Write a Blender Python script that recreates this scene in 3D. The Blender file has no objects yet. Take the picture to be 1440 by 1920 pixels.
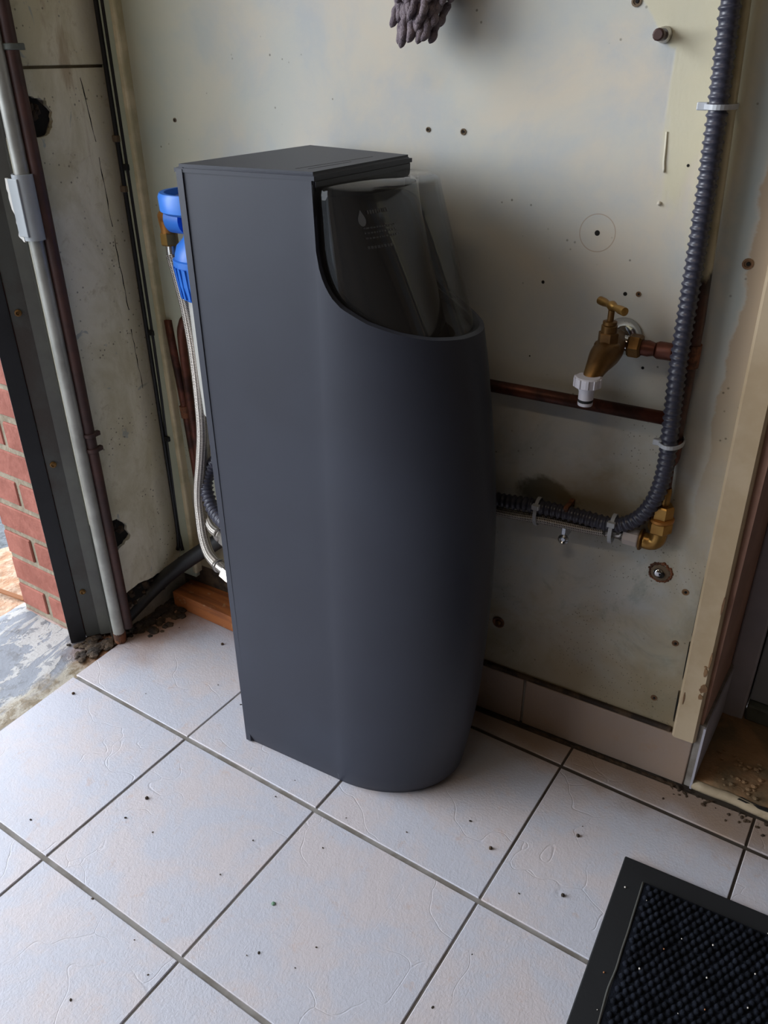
import bpy, bmesh, math, random
from mathutils import Vector, Matrix
U = 0.33                       # one floor tile in metres; coordinates below are written in tile units
S = bpy.context.scene
COL = S.collection
random.seed(7)
R = math.radians

# ------------------------------------------------------------------ camera, world, exposure
cd = bpy.data.cameras.new('camera'); cam = bpy.data.objects.new('camera', cd); COL.objects.link(cam)
cam.location = (3.0187*U, -2.3409*U, 3.6065*U)
cam.rotation_euler = (R(60.523), R(0.4724), R(33.4735))
cd.sensor_fit = 'VERTICAL'; cd.sensor_height = 24; cd.lens = 1525.9/1920*24
random.seed(7); cd.clip_start = .02; cd.clip_end = 200
S.camera = cam
S.view_settings.view_transform = 'Standard'; S.view_settings.look = 'None'
S.view_settings.gamma = 1; S.view_settings.use_curve_mapping = False
S.view_settings.exposure = 0.32
w = bpy.data.worlds.new('sky'); S.world = w; w.use_nodes = True
bg = w.node_tree.nodes['Background']
bg.inputs[0].default_value = (.84, .91, 1.0, 1); bg.inputs[1].default_value = 3.4

sl = bpy.data.lights.new('hazy_sun', 'SUN'); sl.energy = 2.6; sl.angle = R(38); sl.color = (.93, .96, 1.0)
so = bpy.data.objects.new('hazy_sun', sl); COL.objects.link(so); so.location = (-6, -4, 4)
so.rotation_euler = Vector((.86, .44, -.24)).to_track_quat('-Z', 'Y').to_euler()
def arealight(name, loc, rot, sx, sy, power, col=(1,1,1), portal=False):
    l = bpy.data.lights.new(name, 'AREA'); l.shape = 'RECTANGLE'; l.size = sx; l.size_y = sy
    l.energy = power; l.color = col
    if portal: l.cycles.is_portal = True
    o = bpy.data.objects.new(name, l); COL.objects.link(o); o.location = loc; o.rotation_euler = rot
    return o
# the garage door opening (portal only guides sampling of the sky)
arealight('door_portal', (-1.5*U, -3.2*U, 3.1*U), (0, R(-90), 0), 6.1*U, 6.9*U, 1, portal=True)
# unseen warm lamp added under the ceiling to fill the shadows
arealight('ceiling_fill', (1.2*U, -3.0*U, 7.0*U), (0, 0, 0), 3.6*U, .35*U, 5.0, (1.0, .82, .62))

# ------------------------------------------------------------------ materials
def new(name):
    m = bpy.data.materials.new(name); m.use_nodes = True
    nt = m.node_tree; return m, nt, nt.nodes['Principled BSDF']
def N(nt, t, **kw):
    n = nt.nodes.new(t)
    for k, v in kw.items():
        if k.startswith('i_'):
            key = k[2:].replace('_', ' ')
            if key.isdigit(): key = int(key)
            n.inputs[key].default_value = v
        else: setattr(n, k, v)
    return n
def L(nt, a, b): nt.links.new(a, b)
def srgb(h):
    if isinstance(h, str):
        h = [int(h[i:i+2], 16)/255 for i in (0, 2, 4)]
        h = [c/12.92 if c <= .04045 else ((c+.055)/1.055)**2.4 for c in h]
    return (*h, 1)
def ramp(nt, stops, interp='LINEAR'):
    r = nt.nodes.new('ShaderNodeValToRGB'); r.color_ramp.interpolation = interp
    e = r.color_ramp.elements
    while len(e) < len(stops): e.new(.5)
    for el, (p, c) in zip(e, stops): el.position = p; el.color = srgb(c) if not isinstance(c, (int, float)) else (c, c, c, 1)
    return r
def mix(nt, fac, a, b, mode='MIX'):
    m = nt.nodes.new('ShaderNodeMix'); m.data_type = 'RGBA'; m.blend_type = mode
    for s, v in ((m.inputs[0], fac), (m.inputs[6], a), (m.inputs[7], b)):
        if hasattr(v, 'is_linked'): L(nt, v, s)
        elif isinstance(v, (int, float)): s.default_value = v if s.type == 'VALUE' else (v, v, v, 1)
        else: s.default_value = srgb(v)
    return m.outputs[2]
def math_(nt, op, a, b=0, c=None, clamp=False):
    m = nt.nodes.new('ShaderNodeMath'); m.operation = op; m.use_clamp = clamp
    for s, v in zip(m.inputs, (a, b, c)):
        if v is None: continue
        if hasattr(v, 'is_linked'): L(nt, v, s)
        else: s.default_value = v
    return m.outputs[0]
def coords(nt, kind='Object'):
    if kind == 'World': return N(nt, 'ShaderNodeNewGeometry').outputs['Position']
    return N(nt, 'ShaderNodeTexCoord').outputs[kind]
def noise(nt, co, scale, detail=4, rough=.55, dist=0, sc=None):
    if sc:
        mp = N(nt, 'ShaderNodeMapping'); mp.inputs['Scale'].default_value = sc; L(nt, co, mp.inputs[0]); co = mp.outputs[0]
    n = N(nt, 'ShaderNodeTexNoise'); n.inputs['Scale'].default_value = scale; n.inputs['Detail'].default_value = detail
    n.inputs['Roughness'].default_value = rough; n.inputs['Distortion'].default_value = dist; L(nt, co, n.inputs['Vector'])
    return n.outputs[0]
def step(nt, v, lo, hi):
    m = N(nt, 'ShaderNodeMapRange'); m.interpolation_type = 'SMOOTHSTEP'; L(nt, v, m.inputs[0])
    m.inputs[1].default_value = lo; m.inputs[2].default_value = hi; return m.outputs[0]
def bump(nt, b, h, strength=.3, dist=.001):
    n = N(nt, 'ShaderNodeBump'); n.inputs['Strength'].default_value = strength; n.inputs['Distance'].default_value = dist
    L(nt, h, n.inputs['Height']); L(nt, n.outputs[0], b.inputs['Normal']); return n

def mat(name, c1, c2=None, rough=.5, metal=0, scale=8, lo=.35, hi=.65, bstr=0, bscale=60, bdist=.001, spec=.5, sc=None, space='World', dist=0):
    m, nt, b = new(name)
    b.inputs['Roughness'].default_value = rough; b.inputs['Metallic'].default_value = metal
    b.inputs['Specular IOR Level'].default_value = spec
    co = coords(nt, space)
    if c2:
        n = noise(nt, co, scale, 5, .6, dist, sc); L(nt, mix(nt, step(nt, n, lo, hi), c1, c2), b.inputs['Base Color'])
    else: b.inputs['Base Color'].default_value = srgb(c1)
    if bstr: bump(nt, b, noise(nt, co, bscale, 4), bstr, bdist)
    return m

def wall_mat():
    m, nt, b = new('painted_board'); co = coords(nt, 'World')
    sep = N(nt, 'ShaderNodeSeparateXYZ'); L(nt, co, sep.inputs[0])
    s = math_(nt, 'DIVIDE', sep.outputs[0], U); z = math_(nt, 'DIVIDE', sep.outputs[2], U)
    n1 = noise(nt, co, 3.2, 5, .6, .6); n2 = noise(nt, co, 7, 6, .65, .3); n3 = noise(nt, co, 1.4, 3)
    base = mix(nt, step(nt, n1, .38, .62), 'c0c0b8', 'cbc2b2')
    base = mix(nt, math_(nt, 'MULTIPLY', step(nt, n2, .38, .72), .6), base, 'aab3bb')
    base = mix(nt, math_(nt, 'MULTIPLY', step(nt, n3, .5, .7), .4), base, 'c0bba8')
    # greenish to the left corner
    g = step(nt, math_(nt, 'ADD', s, math_(nt, 'MULTIPLY', n1, .5)), .5, -.7)
    base = mix(nt, math_(nt, 'MULTIPLY', g, .6), base, '98a086')
    # thick cream overpaint at the upper right, with runs
    nz = noise(nt, co, 5, 5, .6, 0, (1, 1, .35))
    edge = math_(nt, 'ADD', s, math_(nt, 'MULTIPLY', math_(nt, 'SUBTRACT', nz, .5), .12))
    e0 = step(nt, edge, 1.97, 1.985)
    diag = step(nt, math_(nt, 'ADD', edge, math_(nt, 'MULTIPLY', z, .85)), 5.02, 5.04)
    top = step(nt, math_(nt, 'ADD', z, math_(nt, 'MULTIPLY', math_(nt, 'SUBTRACT', noise(nt, co, 14, 4, .6, 0, (1, 1, .2)), .5), 1.3)), 3.05, 3.22)
    cm = math_(nt, 'MULTIPLY', math_(nt, 'MAXIMUM', math_(nt, 'MULTIPLY', diag, step(nt, z, 3.6, 3.62)), e0), math_(nt, 'MULTIPLY', top, math_(nt, 'SUBTRACT', 1, step(nt, edge, 2.24, 2.34))))
    base = mix(nt, math_(nt, 'MULTIPLY', cm, .8), base, 'cbc5aa')
    # blue smear right of the pipe, tan edge beyond it
    e1 = math_(nt, 'ADD', s, math_(nt, 'MULTIPLY', math_(nt, 'SUBTRACT', n2, .5), .16))
    blue = math_(nt, 'MULTIPLY', step(nt, e1, 2.24, 2.33), step(nt, e1, 2.40, 2.35))
    blue = math_(nt, 'MULTIPLY', blue, step(nt, z, 1.9, 2.9))
    base = mix(nt, math_(nt, 'MULTIPLY', blue, .55), base, '8ba3ab')
    tan = math_(nt, 'MULTIPLY', step(nt, e1, 2.375, 2.39), step(nt, z, 1.2, 2.3))
    base = mix(nt, math_(nt, 'MULTIPLY', tan, .75), base, 'ad9578')
    warm = math_(nt, 'MULTIPLY', step(nt, z, 2.9, 1.2), step(nt, noise(nt, co, 4.5, 5, .65, .5), .42, .62))
    base = mix(nt, math_(nt, 'MULTIPLY', warm, .55), base, 'aa9a78')
    gg = math_(nt, 'MULTIPLY', step(nt, z, 2.6, 1.0), step(nt, noise(nt, co, 9, 6, .7, .6), .5, .66))
    base = mix(nt, math_(nt, 'MULTIPLY', gg, .5), base, '7f8a82')
    # brown staining: low down, and round the pipes
    low = math_(nt, 'MULTIPLY', step(nt, math_(nt, 'ADD', z, math_(nt, 'MULTIPLY', n1, -1.2)), .7, -.25), .8)
    base = mix(nt, low, base, '8a7a5c')
    st = N(nt, 'ShaderNodeVectorMath', operation='DISTANCE'); cb = N(nt, 'ShaderNodeCombineXYZ'); L(nt, s, cb.inputs[0]); L(nt, math_(nt, 'MULTIPLY', z, 1.5), cb.inputs[2])
    L(nt, cb.outputs[0], st.inputs[0]); st.inputs[1].default_value = (1.63, 0, 1.57*1.5)
    dk = step(nt, math_(nt, 'ADD', st.outputs['Value'], math_(nt, 'MULTIPLY', math_(nt, 'SUBTRACT', n2, .5), .55)), .17, .08)
    base = mix(nt, math_(nt, 'MULTIPLY', dk, .8), base, '3c3f38')
    st2 = N(nt, 'ShaderNodeVectorMath', operation='DISTANCE'); L(nt, cb.outputs[0], st2.inputs[0]); st2.inputs[1].default_value = (1.95, 0, 1.62*1.5)
    dk2 = step(nt, math_(nt, 'ADD', st2.outputs['Value'], math_(nt, 'MULTIPLY', math_(nt, 'SUBTRACT', n2, .5), .5)), .42, .05)
    base = mix(nt, math_(nt, 'MULTIPLY', dk2, .75), base, '75623f')
    # run of dirt below the rusted fixing and grubby right margin
    gr = math_(nt, 'MULTIPLY', step(nt, e1, 2.36, 2.5), step(nt, z, 2.2, .9))
    base = mix(nt, math_(nt, 'MULTIPLY', gr, .55), base, '8c7b60')
    # specks
    v = N(nt, 'ShaderNodeTexVoronoi'); v.inputs['Scale'].default_value = 55; L(nt, co, v.inputs['Vector'])
    sp = math_(nt, 'MULTIPLY', step(nt, v.outputs['Distance'], .13, .05), step(nt, noise(nt, co, 9, 2), .56, .62))
    v2 = N(nt, 'ShaderNodeTexVoronoi'); v2.inputs['Scale'].default_value = 150; L(nt, co, v2.inputs['Vector'])
    dens = step(nt, math_(nt, 'SUBTRACT', noise(nt, co, 5, 3), math_(nt, 'MULTIPLY', z, .09)), .40, .52)
    sp2 = math_(nt, 'MULTIPLY', step(nt, v2.outputs['Distance'], .2, .1), dens)
    base = mix(nt, math_(nt, 'MULTIPLY', math_(nt, 'MAXIMUM', sp, sp2), .7), base, '4a4434')
    # round ring left by an old fitting
    d = N(nt, 'ShaderNodeVectorMath', operation='DISTANCE'); cb2 = N(nt, 'ShaderNodeCombineXYZ'); L(nt, s, cb2.inputs[0]); L(nt, z, cb2.inputs[2])
    L(nt, cb2.outputs[0], d.inputs[0]); d.inputs[1].default_value = (1.753, 0, 2.91)
    rr = math_(nt, 'ABSOLUTE', math_(nt, 'SUBTRACT', d.outputs['Value'], .079)); ring = step(nt, math_(nt, 'ADD', rr, math_(nt, 'MULTIPLY', n2, .002)), .0045, .0015)
    base = mix(nt, math_(nt, 'MULTIPLY', ring, .55), base, '96795c')
    L(nt, base, b.inputs['Base Color'])
    b.inputs['Roughness'].default_value = .62; b.inputs['Specular IOR Level'].default_value = .3
    h = math_(nt, 'ADD', noise(nt, co, 260, 3), math_(nt, 'MULTIPLY', cm, .8))
    h = math_(nt, 'ADD', h, math_(nt, 'MULTIPLY', noise(nt, co, 25, 4), .7))
    bump(nt, b, h, .25, .001)
    return m
def tile_mat():
    m, nt, b = new('cracked_stone_effect_tile'); co = coords(nt, 'World')
    rnd = N(nt, 'ShaderNodeObjectInfo').outputs['Random']
    cs = N(nt, 'ShaderNodeVectorMath', operation='ADD'); L(nt, co, cs.inputs[0])
    cb = N(nt, 'ShaderNodeCombineXYZ'); L(nt, math_(nt, 'MULTIPLY', rnd, 7), cb.inputs[0]); L(nt, cb.outputs[0], cs.inputs[1]); co2 = cs.outputs[0]
    n1 = noise(nt, co2, 9, 6, .65, .4); n2 = noise(nt, co2, 26, 5, .7)
    base = mix(nt, step(nt, n1, .40, .62), 'b7b8c2', 'bfb8bb')
    base = mix(nt, math_(nt, 'MULTIPLY', step(nt, n2, .58, .72), .45), base, 'b79e92')
    base = mix(nt, math_(nt, 'MULTIPLY', step(nt, noise(nt, co2, 60, 4), .6, .75), .25), base, 'a3a1a4')
    # brown dirt along the wall
    sep = N(nt, 'ShaderNodeSeparateXYZ'); L(nt, co, sep.inputs[0])
    yy = math_(nt, 'ADD', math_(nt, 'DIVIDE', sep.outputs[1], U), math_(nt, 'MULTIPLY', noise(nt, co, 12, 4), .35))
    base = mix(nt, math_(nt, 'MULTIPLY', step(nt, yy, 1.02, 1.32), .75), base, '8a6e50')
    xx = math_(nt, 'ADD', math_(nt, 'DIVIDE', sep.outputs[0], U), math_(nt, 'MULTIPLY', noise(nt, co, 10, 4), .5))
    cr = math_(nt, 'MULTIPLY', step(nt, xx, -.30, -.72), step(nt, yy, .30, .85))
    base = mix(nt, math_(nt, 'MULTIPLY', cr, .85), base, '8a5f3c')
    # specks of grit
    v = N(nt, 'ShaderNodeTexVoronoi'); v.inputs['Scale'].default_value = 22; L(nt, co2, v.inputs['Vector'])
    base = mix(nt, math_(nt, 'MULTIPLY', math_(nt, 'MULTIPLY', step(nt, v.outputs['Distance'], .03, .015), step(nt, noise(nt, co, 7, 2), .55, .6)), .7), base, '5b4b40')
    L(nt, base, b.inputs['Base Color'])
    # veins and orange-peel relief
    vv = N(nt, 'ShaderNodeTexVoronoi', feature='DISTANCE_TO_EDGE'); vv.inputs['Scale'].default_value = 5
    wv = N(nt, 'ShaderNodeVectorMath', operation='ADD'); L(nt, co2, wv.inputs[0])
    nn_ = N(nt, 'ShaderNodeTexNoise'); nn_.inputs['Scale'].default_value = 8; L(nt, co2, nn_.inputs['Vector'])
    sc_ = N(nt, 'ShaderNodeVectorMath', operation='SCALE'); sc_.inputs['Scale'].default_value = .22; L(nt, nn_.outputs['Color'], sc_.inputs[0]); L(nt, sc_.outputs[0], wv.inputs[1])
    L(nt, wv.outputs[0], vv.inputs['Vector'])
    vein = math_(nt, 'MULTIPLY', step(nt, vv.outputs['Distance'], .009, .0), step(nt, noise(nt, co2, 6, 2), .46, .56))
    h = math_(nt, 'SUBTRACT', math_(nt, 'ADD', math_(nt, 'MULTIPLY', noise(nt, co, 230, 4, .7), 1.0), math_(nt, 'MULTIPLY', noise(nt, co2, 50, 3), .7)), math_(nt, 'MULTIPLY', vein, .5))
    bump(nt, b, h, .45, .0016)
    rg = math_(nt, 'ADD', .30, math_(nt, 'MULTIPLY', n2, .2)); L(nt, rg, b.inputs['Roughness'])
    return m
def concrete_painted():
    m, nt, b = new('flaking_painted_concrete'); co = coords(nt, 'World')
    n1 = noise(nt, co, 9, 8, .65, .8, (1, .45, 1)); n2 = noise(nt, co, 22, 6, .7, .3); n3 = noise(nt, co, 120, 4)
    c = mix(nt, step(nt, n1, .50, .515), '7d8189', 'a9a7a5')
    c = mix(nt, math_(nt, 'MULTIPLY', step(nt, n2, .56, .6), .8), c, '6f7176')
    sep = N(nt, 'ShaderNodeSeparateXYZ'); L(nt, co, sep.inputs[0])
    xx = math_(nt, 'ADD', math_(nt, 'DIVIDE', sep.outputs[0], U), math_(nt, 'MULTIPLY', math_(nt, 'SUBTRACT', n1, .5), .5))
    edge = step(nt, xx, -1.22, -1.12)
    c = mix(nt, edge, c, mix(nt, step(nt, n2, .45, .58), 'a59d8e', '7d6e56'))
    yy = math_(nt, 'ADD', math_(nt, 'DIVIDE', sep.outputs[1], U), math_(nt, 'MULTIPLY', n1, .2))
    c = mix(nt, math_(nt, 'MULTIPLY', math_(nt, 'MULTIPLY', step(nt, yy, .12, .35), step(nt, xx, -1.4, -1.2)), .9), c, '7d4f28')
    c = mix(nt, math_(nt, 'MULTIPLY', step(nt, n3, .62, .7), .5), c, '55504a')
    L(nt, c, b.inputs['Base Color']); b.inputs['Roughness'].default_value = .6
    h = math_(nt, 'ADD', step(nt, n1, .50, .515), math_(nt, 'MULTIPLY', n3, .8)); h = math_(nt, 'ADD', h, n2)
    bump(nt, b, h, .55, .0025)
    return m
def pier_mat():
    m, nt, b = new('old_distempered_concrete'); co = coords(nt, 'World')
    n1 = noise(nt, co, 8, 7, .68, .5, (1, 1, .5)); n2 = noise(nt, co, 30, 6, .7, .3); n3 = noise(nt, co, 6, 5, .6, .6, (1, 2.5, .35))
    c = mix(nt, step(nt, n1, .36, .62), 'd0c9ae', 'eae5d2')
    c = mix(nt, math_(nt, 'MULTIPLY', step(nt, n2, .55, .7), .45), c, 'b3a685')
    c = mix(nt, math_(nt, 'MULTIPLY', step(nt, n3, .58, .68), .5), c, '9a7c55')
    c = mix(nt, math_(nt, 'MULTIPLY', step(nt, noise(nt, co, 14, 4, .6, 1.), .66, .7), .6), c, '99a4a6')
    sep = N(nt, 'ShaderNodeSeparateXYZ'); L(nt, co, sep.inputs[0])
    yy = math_(nt, 'ADD', math_(nt, 'DIVIDE', sep.outputs[1], U), math_(nt, 'MULTIPLY', math_(nt, 'SUBTRACT', n1, .5), .25))
    c = mix(nt, math_(nt, 'MULTIPLY', step(nt, yy, .92, 1.05), .6), c, '857b62')
    v = N(nt, 'ShaderNodeTexVoronoi'); v.inputs['Scale'].default_value = 90; L(nt, co, v.inputs['Vector'])
    c = mix(nt, math_(nt, 'MULTIPLY', math_(nt, 'MULTIPLY', step(nt, v.outputs['Distance'], .22, .1), step(nt, noise(nt, co, 11, 2), .5, .6)), .7), c, '3e382b')
    L(nt, c, b.inputs['Base Color']); b.inputs['Roughness'].default_value = .85; b.inputs['Specular IOR Level'].default_value = .2
    bump(nt, b, math_(nt, 'ADD', n2, math_(nt, 'MULTIPLY', noise(nt, co, 90, 5), .7)), .5, .002)
    return m
def braid_mat():
    m, nt, b = new('braided_steel'); uv = coords(nt, 'UV')
    sep = N(nt, 'ShaderNodeSeparateXYZ'); L(nt, uv, sep.inputs[0])
    a = math_(nt, 'MULTIPLY', sep.outputs[0], 12); l = math_(nt, 'MULTIPLY', sep.outputs[1], 330)
    s1 = math_(nt, 'SINE', math_(nt, 'MULTIPLY', math_(nt, 'ADD', a, l), math.pi)); s2 = math_(nt, 'SINE', math_(nt, 'MULTIPLY', math_(nt, 'SUBTRACT', a, l), math.pi))
    h = math_(nt, 'ADD', math_(nt, 'MULTIPLY', math_(nt, 'MULTIPLY', s1, s2), .5), .5)
    L(nt, mix(nt, step(nt, h, .12, .55), '3a332f', 'c9c2ba'), b.inputs['Base Color'])
    b.inputs['Metallic'].default_value = .85; b.inputs['Roughness'].default_value = .38
    bump(nt, b, h, .7, .0015); return m
def copper_mat():
    m, nt, b = new('tarnished_copper'); co = coords(nt, 'World')
    n = noise(nt, co, 11, 6, .65, .3, (1, 1, 1)); n2 = noise(nt, co, 35, 4)
    c = mix(nt, step(nt, n, .36, .6), '331d17', '66392b'); c = mix(nt, math_(nt, 'MULTIPLY', step(nt, n, .6, .72), .6), c, '7f4c36')
    c = mix(nt, math_(nt, 'MULTIPLY', step(nt, n2, .6, .7), .5), c, '2a1a18')
    L(nt, c, b.inputs['Base Color']); b.inputs['Metallic'].default_value = .55
    L(nt, math_(nt, 'ADD', .32, math_(nt, 'MULTIPLY', n2, .3)), b.inputs['Roughness'])
    return m
def vpipe_mat():
    m, nt, b = new('part_painted_copper'); co = coords(nt, 'World')
    sep = N(nt, 'ShaderNodeSeparateXYZ'); L(nt, co, sep.inputs[0])
    z = math_(nt, 'DIVIDE', sep.outputs[2], U)
    n = noise(nt, co, 14, 5, .65, .3)
    zz = math_(nt, 'ADD', z, math_(nt, 'MULTIPLY', math_(nt, 'SUBTRACT', n, .5), .25))
    c = mix(nt, step(nt, n, .4, .6), '1d1310', '4f2e22')
    c = mix(nt, step(nt, zz, 2.76, 2.8), c, mix(nt, step(nt, n, .42, .65), 'b9b196', 'a59b7c'))
    L(nt, c, b.inputs['Base Color']); b.inputs['Roughness'].default_value = .45; b.inputs['Metallic'].default_value = .15
    return m
def wood_mat():
    m, nt, b = new('treated_timber'); co = coords(nt, 'World')
    n = noise(nt, co, 16, 6, .6, .4, (.25, 3, 3)); d = noise(nt, co, 60, 3)
    c = mix(nt, step(nt, n, .35, .65), '9c5a2a', '6f3c1c'); c = mix(nt, math_(nt, 'MULTIPLY', step(nt, d, .62, .7), .35), c, 'b79a75')
    L(nt, c, b.inputs['Base Color']); b.inputs['Roughness'].default_value = .7; bump(nt, b, n, .3, .001); return m
def shell_mat():
    m, nt, b = new('slate_grey_textured_plastic'); co = coords(nt, 'World')
    v = noise(nt, co, 900, 2, .5); n = noise(nt, co, 4, 3)
    L(nt, mix(nt, step(nt, n, .3, .7), '292c37', '2d313d'), b.inputs['Base Color'])
    b.inputs['Roughness'].default_value = .48; b.inputs['Specular IOR Level'].default_value = .42
    bump(nt, b, v, .18, .0004); return m
def cover_mat():
    m, nt, b = new('clear_smoked_acrylic'); nt.nodes.remove(b)
    out = nt.nodes['Material Output']
    t = N(nt, 'ShaderNodeBsdfTransparent'); t.inputs[0].default_value = (.88, .89, .90, 1)
    g = N(nt, 'ShaderNodeBsdfGlossy'); g.inputs['Roughness'].default_value = .03; g.inputs['Color'].default_value = (1, 1, 1, 1)
    d = N(nt, 'ShaderNodeBsdfDiffuse'); d.inputs[0].default_value = (.55, .56, .58, 1)
    f = N(nt, 'ShaderNodeFresnel'); f.inputs[0].default_value = 1.5
    m1 = N(nt, 'ShaderNodeMixShader'); m1.inputs[0].default_value = .02; L(nt, t.outputs[0], m1.inputs[1]); L(nt, d.outputs[0], m1.inputs[2])
    m2 = N(nt, 'ShaderNodeMixShader'); L(nt, math_(nt, 'MULTIPLY', f.outputs[0], .7), m2.inputs[0]); L(nt, m1.outputs[0], m2.inputs[1]); L(nt, g.outputs[0], m2.inputs[2])
    L(nt, m2.outputs[0], out.inputs[0]); return m
def mat_pile():
    return mat('black_pile', '101218', '191c24', .95, 0, 40, .4, .6, .6, 400, .002, spec=.1)

def grout_mat():
    m, nt, b = new('floor_grout'); co = coords(nt, 'World')
    n = noise(nt, co, 14, 5); n2 = noise(nt, co, 6, 4)
    c = mix(nt, step(nt, n, .4, .6), '86827e', '6d6760')
    sep = N(nt, 'ShaderNodeSeparateXYZ'); L(nt, co, sep.inputs[0])
    d = math_(nt, 'ADD', math_(nt, 'DIVIDE', sep.outputs[1], U), math_(nt, 'MULTIPLY', math_(nt, 'DIVIDE', sep.outputs[0], U), .28))
    d = math_(nt, 'ADD', d, math_(nt, 'MULTIPLY', math_(nt, 'SUBTRACT', n2, .5), 1.2))
    c = mix(nt, math_(nt, 'MULTIPLY', step(nt, d, .6, 1.3), .9), c, '33291f')
    L(nt, c, b.inputs['Base Color']); b.inputs['Roughness'].default_value = .9; bump(nt, b, n, .4, .001); return m
M = dict(floorgrout=grout_mat(),
    wall=wall_mat(), tile=tile_mat(), thresh=concrete_painted(), pier=pier_mat(), braid=braid_mat(), copper=copper_mat(), vpipe=vpipe_mat(),
    wood=wood_mat(), shell=shell_mat(), cover=cover_mat(), pile=mat_pile(),
    lid=mat('slate_lid_plastic', '272932', '2b2e37', .42, 0, 4, bstr=.1, bscale=700, bdist=.0003),
    blackgloss=mat('black_gloss_plastic', '08090b', None, .08), gasket=mat('dark_gasket', '15161b', None, .5),
    grout=mat('dirty_grout', '8d8882', '6d655d', .9, 0, 14, .4, .62, .4, 90), dirt=mat('caked_dirt', '2a211a', '4a3a2a', .95, 0, 30, .4, .6, .8, 120, .003),
    strip=mat('pale_green_board', 'a6ae9a', 'b2b8a4', .7, 0, 9, .35, .65, .3, 60), ridge=mat('cream_bead', 'd3c7a6', 'b5ad8c', .7, 0, 12, .4, .6, .3, 60),
    cream=mat('chipped_cream_paint', 'bfac90', 'b09b7c', .6, 0, 6, .4, .65, .35, 70), creamchip=mat('bare_wood_chip', '8a6a4a', '6b4d34', .8, 0, 30),
    brown=mat('brown_painted_reveal', 'a07a68', '8c6959', .75, 0, 6), lilac=mat('lilac_grey_paint', 'a8a5b0', '9a98a2', .45, 0, 5),
    doorwhite=mat('white_door_paint', '8c929b', '83888f', .4, 0, 4), bar=mat('weather_bar', '5c625e', '43473f', .6, 0, 12, .4, .6, .3),
    sill=mat('stained_concrete_sill', '6b5a42', '8a6a4a', .85, 0, 11, .38, .62, .7, 60, .004, dist=.6), nosing=mat('flaking_cream_nosing', 'a3937a', '84745a', .7, 0, 16, .45, .6, .6, 60, .003),
    black_frame=mat('black_seal', '111216', '1a1b20', .55, 0, 10), chan=mat('old_grey_steel', '4c4d4a', '433d39', .5, .3, 7, .4, .65, .3, 90), chan2=mat('grey_steel_lip', '64655f', '565552', .45, .3, 7),
    railm=mat('galvanised_rail', 'a6a6a0', '92928c', .42, .35, 16, .35, .65, .3, 80), clipm=mat('grey_plastic_clip', 'a3a8ad', '959a9e', .5), clipw=mat('worn_white_edge', 'd5d2cc', None, .5),
    rustpipe=mat('rust_brown_pipe', '3b2724', '4c302a', .55, .1, 14, .4, .65, .3, 60), cable=mat('black_cable', '0c0d10', None, .5),
    brick=mat('red_brick', '94584a', '82483a', .85, 0, 16, .35, .65, .6, 70, .003), brickw=mat('whitewashed_brick', '9c877f', '8a6d62', .85, 0, 16, .35, .65, .6, 70, .003), mortar=mat('mortar', '8f8573', '7c715f', .95, 0, 20, .35, .65, .8, 80, .004),
    asphalt=mat('asphalt', '666b70', '4f5458', .9, 0, 60, .4, .6, .8, 150, .005), gravel=mat('orange_gravel', 'a57f63', 'b59f8a', .95, 0, 30, .35, .65, .9, 60, .008),
    rubber=mat('black_rubber', '090a0e', '0c0e12', .8, 0, 10, bstr=.2, bscale=200), conduit=mat('grey_corrugated_plastic', '333441', '3b3c49', .35, 0, 10),
    brass=mat('brass', 'a07c42', '8a6532', .35, .8, 20, .4, .6), brassdull=mat('aged_brass', '7a5a30', '5a3f20', .42, .7, 18, .35, .65, .3, 60, .001),
    chrome=mat('chrome', 'c8cacc', None, .08, 1), steel=mat('steel', 'b9b6b2', 'a29c96', .25, .9, 20), white=mat('off_white_plastic', 'b9b6bd', None, .45), whitenut=mat('pale_plastic_nut', 'b3a8a2', None, .5),
    tie=mat('translucent_cable_tie', 'a9adb3', None, .4), blue=mat('blue_plastic', '2f78d8', '2a6fcb', .4, 0, 6), bluedark=mat('deep_blue_plastic', '123a86', None, .5), bowl=mat('frosted_bowl', 'b9b9b4', None, .3),
    bronze=mat('orange_brass', 'b0783a', 'a06a2e', .4, .6, 20), mitt=mat('taupe_chenille', '8a7f84', '746a72', .95, 0, 90, .35, .65, .9, 500, .004, spec=.1),
    rust=mat('rust', '7a4a2e', '4a2e1e', .8, 0, 60, .4, .6, .8, 200, .002), darkhole=mat('dark_hole', '14120f', None, .95), zinc=mat('zinc_plated', 'b6bcc4', None, .22, .9),
    pipeblk=mat('black_plastic_pipe', '15161a', '24221f', .5, 0, 14, .4, .6, .3), plaster=mat('garage_plaster', '6b5b48', '5e4f3d', .85, 0, 2), ceil=mat('ceiling_board', '75644f', None, .9),
    print_grey=mat('grey_print', '8f939a', None, .5), print_dim=mat('dim_print', '5c5e62', None, .5), green=mat('green_bit', '5f7f68', None, .6), white2=mat('pale_crumb', 'bdb8b0', None, .8), orange=mat('orange_crumb', '8a5a36', None, .8),
)
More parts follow.
